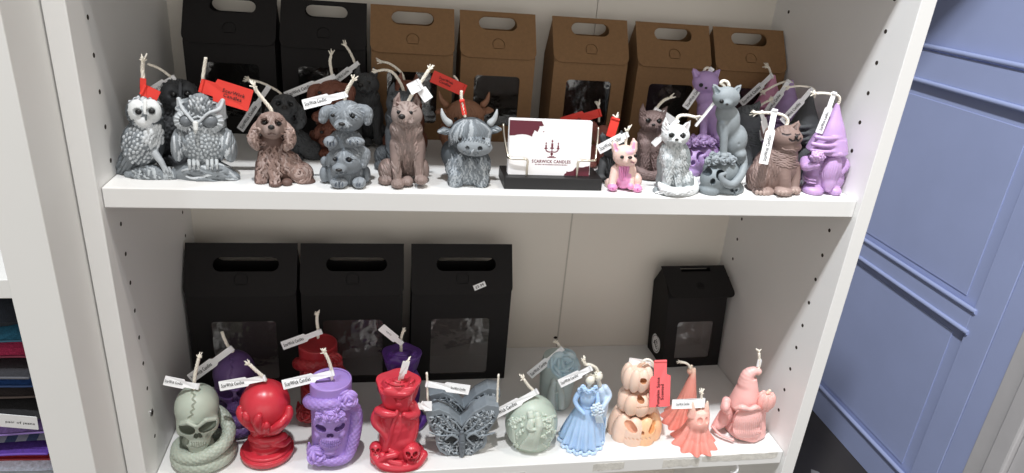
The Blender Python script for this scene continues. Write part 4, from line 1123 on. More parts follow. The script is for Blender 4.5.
q.plate([(-43, 55)] + [(-43, 39.5)] + jag([(-42.5, 39.5), (-30, 41), (-20, 39.5), (-17, 46), (-14, 43.5), (-12, 50), (-8, 50.5), (-10, 54.9)], 3, 0.55)[1:] , [], 0.1, -cn * -0.36, cxv, cyv)
q2.plate([(43, 0), (43, 11)] + jag([(42.5, 11), (37, 9.5), (30, 9.5), (25, 5), (19, 4), (16, 0.1)], 3, 0.5)[1:], [], 0.1, cn * 0.36, cxv, cyv)
q.build('torn_corner_print', CARD_MAROON, fc); q2.build('torn_corner_print', CARD_MAROON, fc)
q = MB()
q.plate([(-8.5, 43.8), (-7.2, 44.2), (-7, 45), (-8.2, 44.8)], [], 0.1, cn * .36, cxv, cyv)
def disc(x, y, rx, ry, n=14): q.plate([(x + rx * math.cos(2 * math.pi * i / n), y + ry * math.sin(2 * math.pi * i / n)) for i in range(n)], [], 0.1, cn * 0.36, cxv, cyv)
def rect(x0, y0, x1, y1): q.plate([(x0, y0), (x1, y0), (x1, y1), (x0, y1)], [], 0.1, cn * 0.36, cxv, cyv)
ex, ey = 2.0, 18.0            # candelabra emblem
rect(ex - 4.5, ey, ex + 4.5, ey + .9); rect(ex - 2.6, ey + 1.2, ex + 2.6, ey + 1.8); rect(ex - .5, ey + 1.8, ex + .5, ey + 12)
disc(ex, ey + 4, 1.5, 1.2); disc(ex, ey + 10, 2.2, .8); rect(ex - 1, ey + 11, ex + 1, ey + 15); disc(ex, ey + 17, .8, 1.5)
for sg in (-1, 1):
    arm = [(ex + sg * 0.4, ey + 6.2), (ex + sg * 3.2, ey + 6.0), (ex + sg * 6.0, ey + 7.4), (ex + sg * 6.4, ey + 9.6)]
    A_ = [np.array(p) for p in spline(arm, 5)]
    for i in range(len(A_) - 1):
        d_ = A_[i + 1] - A_[i]; d_ /= np.linalg.norm(d_); n_ = np.array([-d_[1], d_[0]]) * 0.55
        q.plate([tuple(A_[i] - n_), tuple(A_[i + 1] - n_), tuple(A_[i + 1] + n_), tuple(A_[i] + n_)], [], 0.1, cn * 0.36, cxv, cyv)
    disc(ex + sg * 6.4, ey + 9.6, 1.7, .7); rect(ex + sg * 6.4 - .8, ey + 9.8, ex + sg * 6.4 + .8, ey + 13); disc(ex + sg * 6.4, ey + 14.6, .65, 1.2)
q.build('emblem', INK_MAROON, fc)
lettering(fc, 'SCARWICK CANDLES', cyv * 14.2 + cxv * 2 + cn * 0.28, cxv, cyv, 41, 3.3, INK_MAROON, bold=0.03)
q = MB()                       # second line of print, too small to read
x = -15.0
while x < 19:
    w_ = random.uniform(.5, 1.1); q.plate([(x, 10.4), (x + w_, 10.4), (x + w_, 11.5), (x, 11.5)], [], 0.1, cn * .36, cxv, cyv); x += w_ + random.uniform(.35, .9)
q.build('small_print', INK_MAROON, fc)
for i in range(1, 12): card(i, random.uniform(-.7, .7), random.uniform(0, 1.2), 'plain-edged white business card stacked behind the printed front card', 'stacked white business cards')

# ---- french bulldog
f = pug = Fig('dog_candle', 'pink and cream small bulldog candle with pricked ears next to the card holder', 'candle', (150, 432), 'upper', 13, (590, 100, 4.73), 'bulldog candles')
S = Sculpt('#e3c3b8', VX)
f.e(S, 160, 345, 5, 58, 68, 54); f.e(S, 160, 372, -18, 46, 48, 46, k=10, color='#dc92bd'); f.e(S, 160, 330, -36, 24, 40, 20, k=8, color='#dc92bd')
f.e(S, 162, 262, -26, 54, 50, 46, k=10); f.e(S, 184, 286, -58, 38, 26, 26, k=8); f.e(S, 180, 244, -48, 24, 16, 22, k=8, color='#e7b7c6')
f.p(S, [(124, 236, -16, 20), (116, 212, -16, 16), (114, 196, -14, 6)], 5); f.p(S, [(204, 232, -12, 20), (208, 206, -12, 16), (206, 186, -10, 6)], 5)
f.p(S, [(124, 234, -38, 9), (117, 208, -32, 6)], 3, cut=True, color='#e0a5c4'); f.p(S, [(205, 230, -34, 9), (208, 202, -28, 6)], 3, cut=True, color='#e0a5c4')
f.p(S, [(170, 298, -84, 2.5), (186, 288, -88, 2.5), (206, 298, -80, 2.5)], 1, cut=True, color='#a8757f'); f.p(S, [(186, 280, -88, 2.2), (186, 290, -88, 2.2)], 1, cut=True, color='#a8757f')
f.p(S, [(122, 330, -14, 24), (108, 376, -36, 19), (104, 408, -50, 17)], 8, n=3); f.p(S, [(196, 335, -18, 22), (194, 380, -48, 16), (196, 412, -56, 14)], 8, n=3)
f.e(S, 106, 412, -56, 24, 17, 24, k=5, color='#dc92bd'); f.e(S, 222, 418, -56, 24, 18, 26, k=5, color='#dc92bd'); f.e(S, 190, 408, -60, 15, 16, 18, k=4, color='#dc92bd'); f.e(S, 218, 380, -14, 26, 36, 36, k=8)
f.e(S, 90, 396, 4, 20, 26, 30, k=8)
for i in range(4): f.p(S, [(140 + i * 12, 318, -58, 3), (146 + i * 9, 350, -60, 3.5), (150 + i * 6, 380, -62, 2)], 2, color='#d384b1')
for x, y, d in ((98, 416, -78), (108, 418, -80), (214, 424, -80), (226, 424, -80)): f.p(S, [(x, y - 6, d, 2), (x, y + 6, d, 2)], 1, cut=True, color='#b9609a')
f.keep(S.mesh('body', WAX_SMOOTH, f.root, floor=0))
f.eyes([(152, 270, -70), (216, 264, -66)], 9.5); f.ball('nose', 190, 272, -88, 11, 7, 7, NOSE)
pug2 = clone(pug, 'charcoal small bulldog candle half hidden behind the pink bulldog', (610, 182), 'upper', CHAR)
pug3 = clone(pug, 'rust pink small bulldog candle behind the business cards under a red tag', (601, 168), 'upper', wax('#94584e', 0.6))
wick(pug, [(168, 214, -10), (170, 190, -10), (174, 165, -10), (176, 152, -10)], 1.3)
paper_tag(pug, (170, 166, -14), (38, 236, -8), 8.5, 'ScarWick Candles', stem=0.12)
wick(pug2, [(611, 138, 0), (613, 130, 0), (615, 121, 0), (615.5, 118, 0)], 1.1)
paper_tag(pug2, (615, 120, -3), (610, 137, -8), 8.5, None, PAPER_RED, 'red paper tag folded round the wick', stem=0.1, shoulder=False, bend=2)
wick(pug3, [(599, 122, 0), (599, 116, 0), (599, 110, 0), (598.5, 107, 0)], 1.1)
paper_tag(pug3, (599, 113, -3), (562, 124, -4), 13, 'ScarWick Candles', PAPER_RED, 'red paper tag rising above the business cards', stem=0.38, tw=18, roll=-.1)

# ---- sitting white cat
f = whitecat = Fig('cat_candle', 'white grey-brushed sitting cat candle with its tail round its paws', 'candle', (170, 452), 'upper', 17, (635, 90, 4.3), 'cat candles')
S = Sculpt('#8f9698', VX); cl = jitcols('#c6cacb', 6, 0.14, 4) + jitcols('#9fa5a7', 2, .1)
f.e(S, 166, 310, 5, 72, 96, 58); f.e(S, 168, 385, 14, 80, 62, 64, k=14); f.e(S, 165, 262, -6, 58, 52, 50, k=12); f.e(S, 215, 395, -10, 36, 52, 46, k=8)
f.e(S, 174, 195, -22, 60, 46, 46, k=8, color='#d6d9da'); f.e(S, 180, 214, -56, 26, 18, 22, k=8, color='#dfe1e1')
f.p(S, [(134, 172, -14, 20), (130, 148, -12, 13), (132, 120, -10, 3)], 5, color='#d6d9da'); f.p(S, [(208, 178, -12, 20), (224, 152, -10, 13), (238, 132, -8, 3)], 5, color='#d6d9da')
f.p(S, [(136, 170, -34, 9), (133, 140, -24, 4)], 4, cut=True, color='#a8a2a2'); f.p(S, [(212, 174, -32, 9), (230, 146, -20, 4)], 4, cut=True, color='#a8a2a2')
f.e(S, 155, 194, -62, 15, 11, 9, k=4, cut=True, color='#888d8f'); f.e(S, 203, 198, -60, 15, 11, 9, k=4, cut=True, color='#888d8f')
f.p(S, [(140, 300, -36, 26), (138, 370, -48, 21), (130, 430, -52, 19)], 8, n=3, color='#b2b7b9'); f.p(S, [(178, 310, -36, 22), (182, 370, -46, 18), (186, 420, -52, 17)], 8, n=3, color='#a2a8aa')
f.e(S, 128, 436, -62, 24, 15, 26, k=5); f.e(S, 96, 435, -36, 18, 16, 30, k=5)
S.mark()
f.fur(S, 160, 270, 56, 60, 150, lambda x, y: ((x - 165) / 120, 1), 17, 4, cl, k=1, wave=1, seed=3, off=1)
f.fur(S, 185, 350, 66, 50, 110, lambda x, y: ((x - 165) / 120, 1), 15, 3.6, cl, k=1, wave=1, seed=4, off=.5)
f.fur(S, 172, 172, 54, 26, 50, lambda x, y: ((x - 172) / 40, -.7), 11, 2.6, jitcols('#d9dcdd', 4, .08), k=1, seed=5)
f.p(S, [(250, 390, 0, 20), (254, 425, -36, 20), (210, 438, -76, 21), (155, 436, -82, 20), (118, 420, -66, 15), (104, 402, -50, 8)], 3, n=4, color='#d3d6d7')
S.nb = len(S.ops)
f.fur(S, 180, 436, 80, 18, 40, lambda x, y: (-1, .1), 20, 3.2, jitcols('#dee0e1', 4, .1), k=1, seed=6)
f.keep(S.mesh('body', WAX_PAINTED, f.root, floor=0))
f.eyes([(156, 194, -60), (204, 198, -58)], 11); f.ball('nose', 180, 213, -78, 8, 5, 6, NOSE)
TAUPE = wax('#75625f', 0.65, bump=0.5)
cat2 = clone(whitecat, 'taupe brown sitting cat candle behind the white cat to its left', (652, 179), 'upper', TAUPE, scale=1.03)
wick(whitecat, [(186, 152, -8), (178, 132, -8), (190, 112, -10), (220, 108, -12), (258, 116, -14)], 1.6)
wick(cat2, [(652, 131, 0), (654, 118, 0), (657, 108, 0), (663, 101, 0), (669, 98, 0)], 1.4)
paper_tag(cat2, (656, 110, -3), (674, 122, -6), 7.5, None, stem=0.3)
paper_tag(whitecat, (178, 136, -14), (78, 236, -8), 6, None, stem=.7)

# ---- cat sitting on a flower-crowned skull
f = skullcat = Fig('cat_candle', 'blue-grey cat candle sitting on a flowered skull', 'candle', (138, 456), 'upper', 18, (680, 60, 3.379), 'cat candles')
S = Sculpt('#848b8f', VX)
f.e(S, 163, 215, 2, 36, 58, 36); f.e(S, 182, 272, 6, 42, 56, 44, k=12); f.e(S, 150, 175, -4, 28, 34, 28, k=10)
f.e(S, 156, 128, -18, 44, 36, 34, k=6); f.e(S, 158, 146, -44, 17, 13, 14, k=6)
f.p(S, [(128, 108, -12, 15), (118, 92, -10, 9), (114, 84, -10, 3)], 4); f.p(S, [(184, 112, -10, 15), (196, 96, -8, 9), (205, 86, -8, 3)], 4)
f.p(S, [(127, 106, -26, 7), (118, 90, -18, 3)], 3, cut=True, color='#656e73'); f.p(S, [(188, 110, -24, 7), (199, 94, -16, 3)], 3, cut=True, color='#656e73')
f.p(S, [(146, 220, -18, 17), (148, 270, -28, 13), (146, 318, -32, 12)], 6, n=3); f.e(S, 148, 322, -38, 14, 9, 16, k=4); f.e(S, 196, 315, -10, 26, 22, 32, k=8)
for x, y, d in ((180, 250, -38), (200, 285, -40), (170, 300, -40)): f.e(S, x, y, d, 6, 6, 4, k=2, cut=True)
f.p(S, [(208, 300, 0, 12), (216, 345, -20, 12), (208, 385, -44, 13), (178, 420, -60, 13), (148, 412, -64, 12), (138, 392, -62, 9), (152, 384, -62, 6)], 3, n=4)
f.keep(S.mesh('body', WAX_PAINTED, f.root))
f.eyes([(141, 140, -48), (172, 142, -47)], 7.5); f.ball('nose', 159, 150, -58, 5, 3.5, 4, NOSE)
S = Sculpt('#7d8589', VX)
f.e(S, 138, 372, 4, 60, 50, 58); f.e(S, 112, 400, -34, 44, 40, 36, k=10); f.e(S, 98, 436, -34, 36, 22, 36, k=8); f.e(S, 150, 430, 0, 66, 32, 56, k=12)
for x, y, w_, h_, r_ in ((90, 376, 15, 14, 10), (136, 390, 18, 17, -8)): f.carve(S, x, y, w_, h_, 26, r_, '#41494e', 2)  # darker tint paints shade into the eye sockets
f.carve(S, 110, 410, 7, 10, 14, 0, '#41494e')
for i in range(6): f.p(S, [(80 + i * 9, 424, -72, 1.8), (80 + i * 9, 440, -70, 1.8)], 1, cut=True, color='#59626a')
f.skull(S, 182, 438, -44, 22, dark='#4e565b', yaw=.5)
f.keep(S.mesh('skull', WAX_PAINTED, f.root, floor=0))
S = Sculpt('#858c91', VX)
for i, (x, y, d, r) in enumerate([(98, 342, -26, 17), (122, 338, -46, 18), (150, 338, -52, 18), (178, 338, -46, 17), (204, 340, -24, 15), (112, 322, -22, 15), (136, 322, -34, 15), (162, 324, -36, 14), (190, 326, -22, 14)]): f.rose(S, x, y, d, r, rings=2)
f.keep(S.mesh('flower_crown', WAX_PAINTED, f.root))
PURPLE = wax('#a88cbb', 0.5, bump=0.15, sss=0.1)
skullcat2 = clone(skullcat, 'purple cat candle sitting on a flowered skull behind the blue-grey cat', (701, 176), 'upper', PURPLE, scale=1.04)
wick(skullcat, [(155, 96, -6), (146, 84, -6), (138, 78, -8), (146, 70, -8), (160, 74, -10), (166, 88, -12)], 1.5, fray=False)
wick(skullcat2, [(704, 84, 0), (703, 74, 0), (706, 68, 0), (710, 69, 0), (712, 76, 0)], 1.3, fray=False)
paper_tag(skullcat2, (711, 70, -3), (685, 108, -6), 7, 'ScarWick Candles', stem=0.35)
paper_tag(skullcat, (150, 100, -16), (52, 224, -8), 2.6, None, stem=.2, shoulder=False)

# ---- smiling cat looking right
f = smilecat = Fig('cat_candle', 'brown smiling cat candle with closed eyes and a long white tag in front', 'candle', (150, 450), 'upper', 19, (740, 90, 4.3), 'cat candles')
S = Sculpt('#7d6760', VX); cl = jitcols('#85706a', 6, 0.16, 4)
f.e(S, 150, 330, 8, 96, 96, 78); f.e(S, 120, 380, 14, 84, 64, 76, k=16); f.e(S, 180, 280, -6, 66, 56, 58, k=14)
f.e(S, 198, 205, -20, 62, 52, 54, k=10); f.e(S, 236, 206, -50, 32, 24, 28, k=10); f.e(S, 205, 240, -24, 58, 28, 46, k=10)
f.p(S, [(116, 190, 0, 24), (104, 160, 0, 15), (100, 138, 0, 4)], 5); f.p(S, [(226, 172, -16, 24), (244, 152, -14, 14), (252, 134, -12, 3)], 5)
f.p(S, [(234, 168, -38, 9), (248, 144, -24, 4)], 3, cut=True, color='#5d4a45')
f.e(S, 75, 375, -16, 44, 66, 56, k=6); f.p(S, [(182, 320, -40, 34), (188, 380, -62, 28), (190, 424, -68, 27)], 8, n=3); f.p(S, [(232, 330, -16, 26), (236, 380, -34, 22), (230, 420, -46, 22)], 8, n=3)
f.e(S, 100, 436, -56, 48, 20, 34, k=5, color='#8f7a73'); f.e(S, 186, 436, -82, 40, 20, 32, k=5, color='#8f7a73'); f.e(S, 234, 430, -56, 26, 18, 30, k=5, color='#8f7a73'); f.p(S, [(226, 405, 30, 16), (250, 418, 12, 12), (258, 424, -14, 8)], 6)
S.mark()
f.fur(S, 190, 290, 66, 40, 60, lambda x, y: (1, .25), 36, 3, cl, k=1, wave=2, seed=3, off=.5)
f.fur(S, 110, 330, 66, 60, 60, lambda x, y: (-.2, 1), 22, 2.8, cl, k=1, seed=4)
f.fur(S, 75, 380, 40, 54, 40, lambda x, y: (.2, 1), 20, 2.8, cl, k=1, seed=6)
f.fur(S, 190, 168, 46, 16, 20, lambda x, y: (-.4, -.8), 13, 2.4, cl, k=1, seed=5)
for pts in ([(182, 188), (200, 194), (218, 190)], [(240, 190), (250, 194), (258, 190)], [(212, 212), (228, 221), (242, 213), (254, 219), (262, 208)], [(242, 204), (242, 213)]): f.stroke(S, pts, 3.0, 1, '#2e2426', cut=True)
for x, y, d in ((72, 440, -86), (88, 442, -88), (104, 444, -88), (120, 442, -86), (166, 440, -110), (182, 443, -112), (198, 442, -110), (228, 434, -84), (242, 434, -80)): f.e(S, x, y, d, 8, 10, 8, k=1, color='#a08c84')
f.keep(S.mesh('body', WAX_PAINTED, f.root, floor=0)); f.ball('nose', 243, 201, -80, 8, 6, 6, NOSE)
DARKG = wax('#5a5e61', 0.7, bump=0.3)
smile2 = clone(smilecat, 'dark grey cat candle turned away behind the blue-grey and brown cats', (737, 172), 'upper', DARKG, scale=1.05)
wick(smilecat, [(198, 156, -10), (204, 132, -10), (190, 112, -12), (160, 102, -18), (118, 98, -30), (76, 98, -40)], 1.7)
paper_tag(smilecat, (148, 92, -64), (100, 318, -118), 8.4, 'ScarWick Candles', stem=0.36, band=True, face=(-0.2, -1, 0.2), tw=27)
paper_tag(smilecat, (92, 100, -36), (112, 180, -10), 6.4, None, stem=.3, band=True)
wick(smile2, [(752, 124, 0), (753, 116, 0), (760, 106, 0), (768, 101, 0)], 1.2)
paper_tag(smile2, (757, 108, -3), (763, 140, -5), 6.4, 'Candles', stem=.3, tw=10)

# ---- gnome with a posy
f = gnome = Fig('gnome_candle', 'bright lilac gnome candle with a tall hat holding a posy, front right of the shelf', 'candle', (150, 434), 'upper', 19, (785, 85, 3.942), 'gnome candles')
S = Sculpt('#b18fbd', VX)
f.e(S, 150, 365, 6, 82, 66, 66); f.e(S, 150, 310, 6, 76, 56, 60, k=14)
f.e(S, 108, 412, -40, 40, 22, 42, k=5); f.e(S, 186, 412, -40, 30, 22, 42, k=5)
f.p(S, [(80, 300, -14, 20), (82, 320, -44, 19), (118, 316, -66, 15)], 6, n=3); f.e(S, 122, 316, -70, 15, 12, 12, k=3)
f.p(S, [(214, 292, -12, 22), (232, 318, -26, 22), (216, 344, -40, 16)], 6, n=3); f.e(S, 206, 338, -48, 15, 20, 16, k=4)
for y in (372, 384): f.p(S, [(70 + 6, y - 10, -34, 3), (95, y, -56, 3), (120, y + 4, -66, 3)], 2)
f.keep(S.mesh('body', WAX_SMOOTH, f.root, floor=0))
S = Sculpt('#b493c1', VX)
f.p(S, [(205, 78, 6, 9), (200, 105, 4, 17), (192, 140, 2, 30), (184, 180, 0, 46), (176, 215, 0, 58)], 10, n=4)
f.l(S, 172, 0, [(264, 70), (258, 77), (240, 72), (222, 66), (205, 60), (190, 44)], k=8, ref=230)
f.p(S, [(124, 205, -40, 8), (165, 212, -58, 9), (215, 208, -44, 8), (232, 204, -12, 8)], 5, n=4); f.p(S, [(110, 232, -42, 8), (160, 240, -66, 8), (220, 236, -50, 8)], 5, n=4)
f.p(S, [(104, 256, -40, 7), (160, 264, -72, 7), (228, 258, -48, 7)], 4, n=4)
f.keep(S.mesh('hat', WAX_SMOOTH, f.root))
S = Sculpt('#b896c4', VX)
f.e(S, 180, 330, -40, 40, 62, 34); f.e(S, 172, 385, -46, 26, 34, 26, k=8)
S.mark()
for i in range(12): f.stroke(S, [(196 - i * 1.5, 288), (206 - i * 9, 320 + i * 2), (196 - i * 8, 355), (188 - i * 4.5, 390), (176 - i * 1.0, 418)], [3, 5, 5.5, 5, 3], 1, n=4, off=3)
f.keep(S.mesh('beard', WAX_SMOOTH, f.root))
S = Sculpt('#bc9ac7', VX); f.e(S, 208, 272, -62, 19, 15, 16); f.keep(S.mesh('nose', WAX_SMOOTH, f.root))
S = Sculpt('#bc9ac7', 0.4)
for i in range(22):
    a = i * 2.4; r = 27 * math.sqrt(i / 22); f.e(S, 128 + r * math.cos(a), 282 + r * .75 * math.sin(a), -84 + r * .5, 7.5, 7, 7, k=1)
f.keep(S.mesh('posy', WAX_SMOOTH, f.root))
g2 = clone(gnome, 'charcoal gnome candle with a tall hat behind the lilac gnome', (798, 181), 'upper', CHAR)
g3 = clone(gnome, 'muted violet gnome candle behind the charcoal gnome', (779, 167), 'upper', wax('#a68bb9', 0.5), scale=1.05)
g4 = clone(gnome, 'pink gnome candle farthest back in the corner, by the brown box', (762, 158), 'upper', wax('#dc9cbb', 0.5), scale=1.04)
wick(gnome, [(206, 82, 4), (214, 60, 2), (208, 42, 0), (180, 36, -4), (150, 32, -8), (120, 33, -10)], 1.5)
paper_tag(gnome, (192, 36, -8), (133, 190, -26), 7.6, 'ScarWick Candles', stem=0.34, tw=20)
wick(g2, [(814, 98, 0), (815, 93, 0), (812, 88, 0), (800, 86, -2), (790, 87, -3)], 1.2)
paper_tag(g2, (811, 90, -4), (782, 122, -8), 7.6, 'ScarWick Candles', stem=0.32)
wick(g3, [(794, 90, 0), (793, 84, 0), (788, 81, 0), (776, 85, -2), (765, 91, -3)], 1.2)
paper_tag(g3, (788, 82, -4), (767, 112, -8), 7.6, 'ScarWick Candles', stem=0.34)
wick(g4, [(773, 79, 0), (771, 74, 0), (769, 68, 0), (768, 67, 0)], 1.2)
paper_tag(g4, (771, 76, -4), (741, 104, -6), 7.6, 'ScarWick Candles', stem=0.3)
# ------------------------------------------------------------------ lower shelf
# ---- cracked skull wrapped by a snake
f = skull = Fig('skull_candle', 'pale sage skull candle with a snake coiled around it', 'candle', (132, 476), 'lower', 27, (160, 330, 3.308), 'snake skull candles')
SAGE = '#a9b1a4'
S = Sculpt(SAGE, VX)
f.e(S, 122, 250, 4, 65, 68, 76); f.e(S, 124, 310, -30, 62, 54, 48, k=14); f.e(S, 126, 360, -40, 38, 34, 38, k=12); f.e(S, 128, 385, -44, 30, 18, 28, k=8)
f.e(S, 74, 326, -34, 15, 22, 26, k=6); f.e(S, 178, 306, -34, 14, 22, 26, k=6); f.e(S, 124, 400, 10, 60, 70, 50, k=10)
f.p(S, [(70, 312, -66, 6), (92, 306, -76, 7), (116, 318, -82, 5)], 6); f.p(S, [(128, 318, -82, 5), (152, 298, -78, 7), (182, 294, -62, 6)], 6)
SK = S
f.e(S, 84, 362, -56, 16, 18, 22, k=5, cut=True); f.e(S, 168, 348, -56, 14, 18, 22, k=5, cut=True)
f.carve(S, 89, 327, 27, 18, 28, 4, '#6d7367'); f.carve(S, 156, 315, 28, 18, 28, -14, '#6d7367'); f.carve(S, 119, 350, 6, 12, 14, 12, '#6d7367'); f.carve(S, 132, 348, 6, 12, 14, -12, '#6d7367')  # sockets and nose coloured darker, shade painted into the hollows
S.mark()
cr = [(112, 196), (104, 206), (116, 216), (106, 228), (118, 240), (106, 250), (112, 262), (100, 272), (108, 282), (92, 292)]
f.stroke(S, cr, 2.2, .6, '#868c7e', cut=True, n=0)
for i in range(-3, 4): f.stroke(S, [(128 + i * 8, 372), (129 + i * 7.5, 386)], 1.8, .6, '#8a9083', cut=True, n=0)
f.stroke(S, [(100, 386), (128, 390), (154, 378)], 1.8, .6, '#8a9083', cut=True)
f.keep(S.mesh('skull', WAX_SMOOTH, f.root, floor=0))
k = f.k; pts = []; rr = []
for a_ in range(-630, 151, 20):
    z = np.interp(a_, [-630, -330, -270, -180, -90, 0, 60, 150], [27, 27, 34, 48, 60, 92, 138, 170]); R = np.interp(a_, [-630, -90, 0, 60, 150], [76, 75, 82, 76, 60])
    a = math.radians(a_); pts.append((R * k * math.cos(a) - 2 * k, R * .95 * k * math.sin(a), z * k)); rr.append(k * np.interp(a_, [-630, -560, -90, 60, 150], [10, 27, 22, 20, 12]))
f.snake(pts, rr, WAX_SMOOTH, color='#a7afa2')
VIOLET = wax('#5d4378', 0.42, sss=0.08)
skull2 = clone(skull, 'dark purple skull candle with a snake, behind the sage skull', (237, 437), 'lower', VIOLET, scale=1.04)
wick(skull, [(112, 200, 0), (114, 160, 0), (122, 118, 0), (128, 94, 0)], 1.6)
paper_tag(skull, (122, 186, -10), (14, 166, -14), 8.2, 'ScarWick Candles', stem=0.38, tw=18)
wick(skull2, [(233, 352, 0), (228, 346, 0), (224, 338, 0), (222, 332, 0)], 1.5, fray=False)
paper_tag(skull2, (231, 349, -5), (190, 379, -12), 8.6, 'ScarWick Candles', stem=0.4)

# ---- red orb held in hands on a pedestal
f = orb = Fig('orb_candle', 'glossy red candle of hands holding a round orb on a stepped pedestal', 'candle', (190, 452), 'lower', 24, (225, 360, 4.186))
RED = '#c02f3c'
S = Sculpt(RED, VX)
f.e(S, 168, 182, 0, 97, 100, 97)
f.keep(S.mesh('orb', WAX_GLOSSY, f.root))
S = Sculpt('#bd2e3b', VX)
f.l(S, 178, 0, [(456, 104), (446, 107), (436, 103), (430, 95), (424, 97), (414, 90), (400, 68), (388, 64), (374, 68), (366, 62), (350, 55), (300, 54), (270, 60)], k=3, ref=380, front=True)
for i in range(22):
    a = 2 * math.pi * i / 22; c = f.P(178, 380, 0); z = f.P(178, 441, -105)[2]; r = 104
    S.path([(c[0] + r * f.k * math.cos(a + .09 * j), c[1] + r * f.k * math.sin(a + .09 * j), z + (j * j - 1) * 1.1) for j in (-1, 0, 1)], [.7, 1.0, .7], .4)
f.p(S, [(112, 325, -30, 16), (150, 338, -62, 17), (205, 335, -60, 16), (245, 318, -30, 16)], 5, n=3); f.p(S, [(200, 345, -60, 16), (240, 352, -45, 15), (262, 335, -18, 14)], 5, n=3)
f.keep(S.mesh('pedestal', WAX_GLOSSY, f.root, floor=0))
S = Sculpt('#bd2e3b', VX)
f.p(S, [(138, 296, -40, 26), (155, 288, -60, 26), (198, 288, -56, 26)], 12, n=3); f.e(S, 172, 290, 0, 62, 30, 60, k=12)
for pts in ([(118, 280, -60, 20), (86, 248, -60, 23), (68, 222, -48, 20), (66, 204, -42, 15)], [(150, 290, -76, 20), (138, 268, -92, 20), (138, 250, -100, 17), (142, 236, -102, 12)],
            [(215, 290, -60, 20), (250, 252, -54, 22), (266, 224, -46, 19), (268, 204, -42, 14)], [(190, 292, -70, 18), (226, 272, -80, 17), (242, 256, -74, 14), (248, 244, -68, 10)],
            [(100, 262, -66, 16), (92, 240, -76, 17), (86, 226, -74, 12)], [(168, 292, -80, 16), (174, 278, -94, 15), (174, 268, -98, 10)]):
    f.p(S, pts, 9, n=4)
f.keep(S.mesh('hands', WAX_GLOSSY, f.root))
wick(orb, [(170, 86, 0), (160, 70, -4), (130, 44, -10), (104, 20, -14)], 1.7)
paper_tag(orb, (160, 76, -8), (-24, 110, -18), 8.4, 'ScarWick Candles', stem=0.36)

# ---- pillar with a skull, roses and a snake
f = pillar = Fig('pillar_candle', 'lilac pillar candle with a rose-crowned skull and a snake around it', 'candle', (160, 446), 'lower', 22, (295, 355, 4.008), 'skull pillar candles')
LIL = '#a184c8'
S = Sculpt(LIL, VX)
f.l(S, 150, 0, [(446, 84), (430, 86), (400, 80), (300, 78), (146, 78), (142, 75)], k=2, ref=300, front=True)
f.e(S, 150, 98, 0, 68, 5, 68, k=4, cut=True)
f.keep(S.mesh('pillar', WAX_SMOOTH, f.root, floor=0))
S = Sculpt(LIL, VX)
f.e(S, 140, 270, -58, 62, 66, 46); f.e(S, 141, 345, -74, 42, 40, 32, k=12); f.e(S, 94, 312, -66, 17, 22, 24, k=6); f.e(S, 188, 308, -66, 16, 22, 24, k=6); f.e(S, 141, 378, -70, 30, 18, 30, k=6)
for x, rt in ((104, 6), (179, -6)): f.carve(S, x, 292 if x < 150 else 289, 22, 15, 24, rt, '#5d447f')  # sockets painted darker to stand for shade in the hollows
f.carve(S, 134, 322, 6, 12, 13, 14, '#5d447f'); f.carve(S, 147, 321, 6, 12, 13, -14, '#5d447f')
S.mark()
for i in range(-4, 5): f.stroke(S, [(142 + i * 9, 348 - abs(i) * 1.5), (142 + i * 8.4, 374 - abs(i) * 2.5)], 2.2, .6, '#7f67a6', cut=True, n=0)
f.stroke(S, [(102, 350), (142, 362), (182, 348)], 2.4, .6, '#7f67a6', cut=True)
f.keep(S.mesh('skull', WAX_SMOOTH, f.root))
for x, y, d, r in ((212, 180, -70, 42), (92, 402, -80, 46)):
    S = Sculpt('#a98cd0', 0.45); f.rose(S, x, y, d, r, nrm=(0.0 if x < 200 else .3, -1, .3))
    if x < 100: f.p(S, [(95, 400, -66, 14), (118, 400, -62, 14), (150, 410, -68, 16), (138, 380, -78, 4)], 4); f.p(S, [(72, 400, -58, 12), (60, 380, -44, 14), (56, 352, -52, 4)], 4)
    f.keep(S.mesh('rose', WAX_SMOOTH, f.root))
S = Sculpt('#a98cd0', 0.45)
for x, y, d, r in ((140, 244, -102, 29), (102, 240, -88, 22), (180, 240, -88, 22), (120, 216, -90, 19), (160, 216, -92, 19), (188, 222, -76, 14), (90, 258, -84, 13), (194, 258, -82, 13), (120, 264, -106, 12), (164, 263, -104, 12)): f.rose(S, x, y, d, r, nrm=(0.0 if x < 200 else .3, -1, .3))
f.keep(S.mesh('flower_crown', WAX_SMOOTH, f.root))
k = f.k
def pt(x, y, d): return tuple(f.P(x, y, d))
f.snake([pt(160, 168, 78), pt(90, 172, 60), pt(58, 182, 8), pt(72, 194, -50), pt(116, 198, -76), pt(160, 194, -74), pt(208, 196, -50), pt(236, 212, -8), pt(244, 250, -14), pt(238, 310, -34), pt(226, 365, -48), pt(206, 408, -66), pt(160, 424, -84), pt(104, 420, -78), pt(66, 402, -46), pt(70, 392, 10)],
        [k * 14, k * 22, k * 24, k * 24, k * 23, k * 22, k * 22, k * 24, k * 26, k * 26, k * 24, k * 20, k * 20, k * 18, k * 15, k * 8], WAX_SMOOTH, color='#9d80c5')
pillar2 = clone(pillar, 'dark red pillar candle with a skull and snake, behind the lilac pillar', (322, 424), 'lower', wax('#a02a30', 0.4, sss=0.06), scale=0.99)
wick(pillar, [(148, 98, 0), (146, 60, -4), (134, 20, -8), (120, -8, -10)], 1.6)
paper_tag(pillar, (148, 72, -10), (-50, 120, -20), 8.6, 'ScarWick Candles', stem=0.36)
wick(pillar2, [(318, 338, 0), (318, 330, 0), (317, 322, 0), (317, 314, 0)], 1.6)
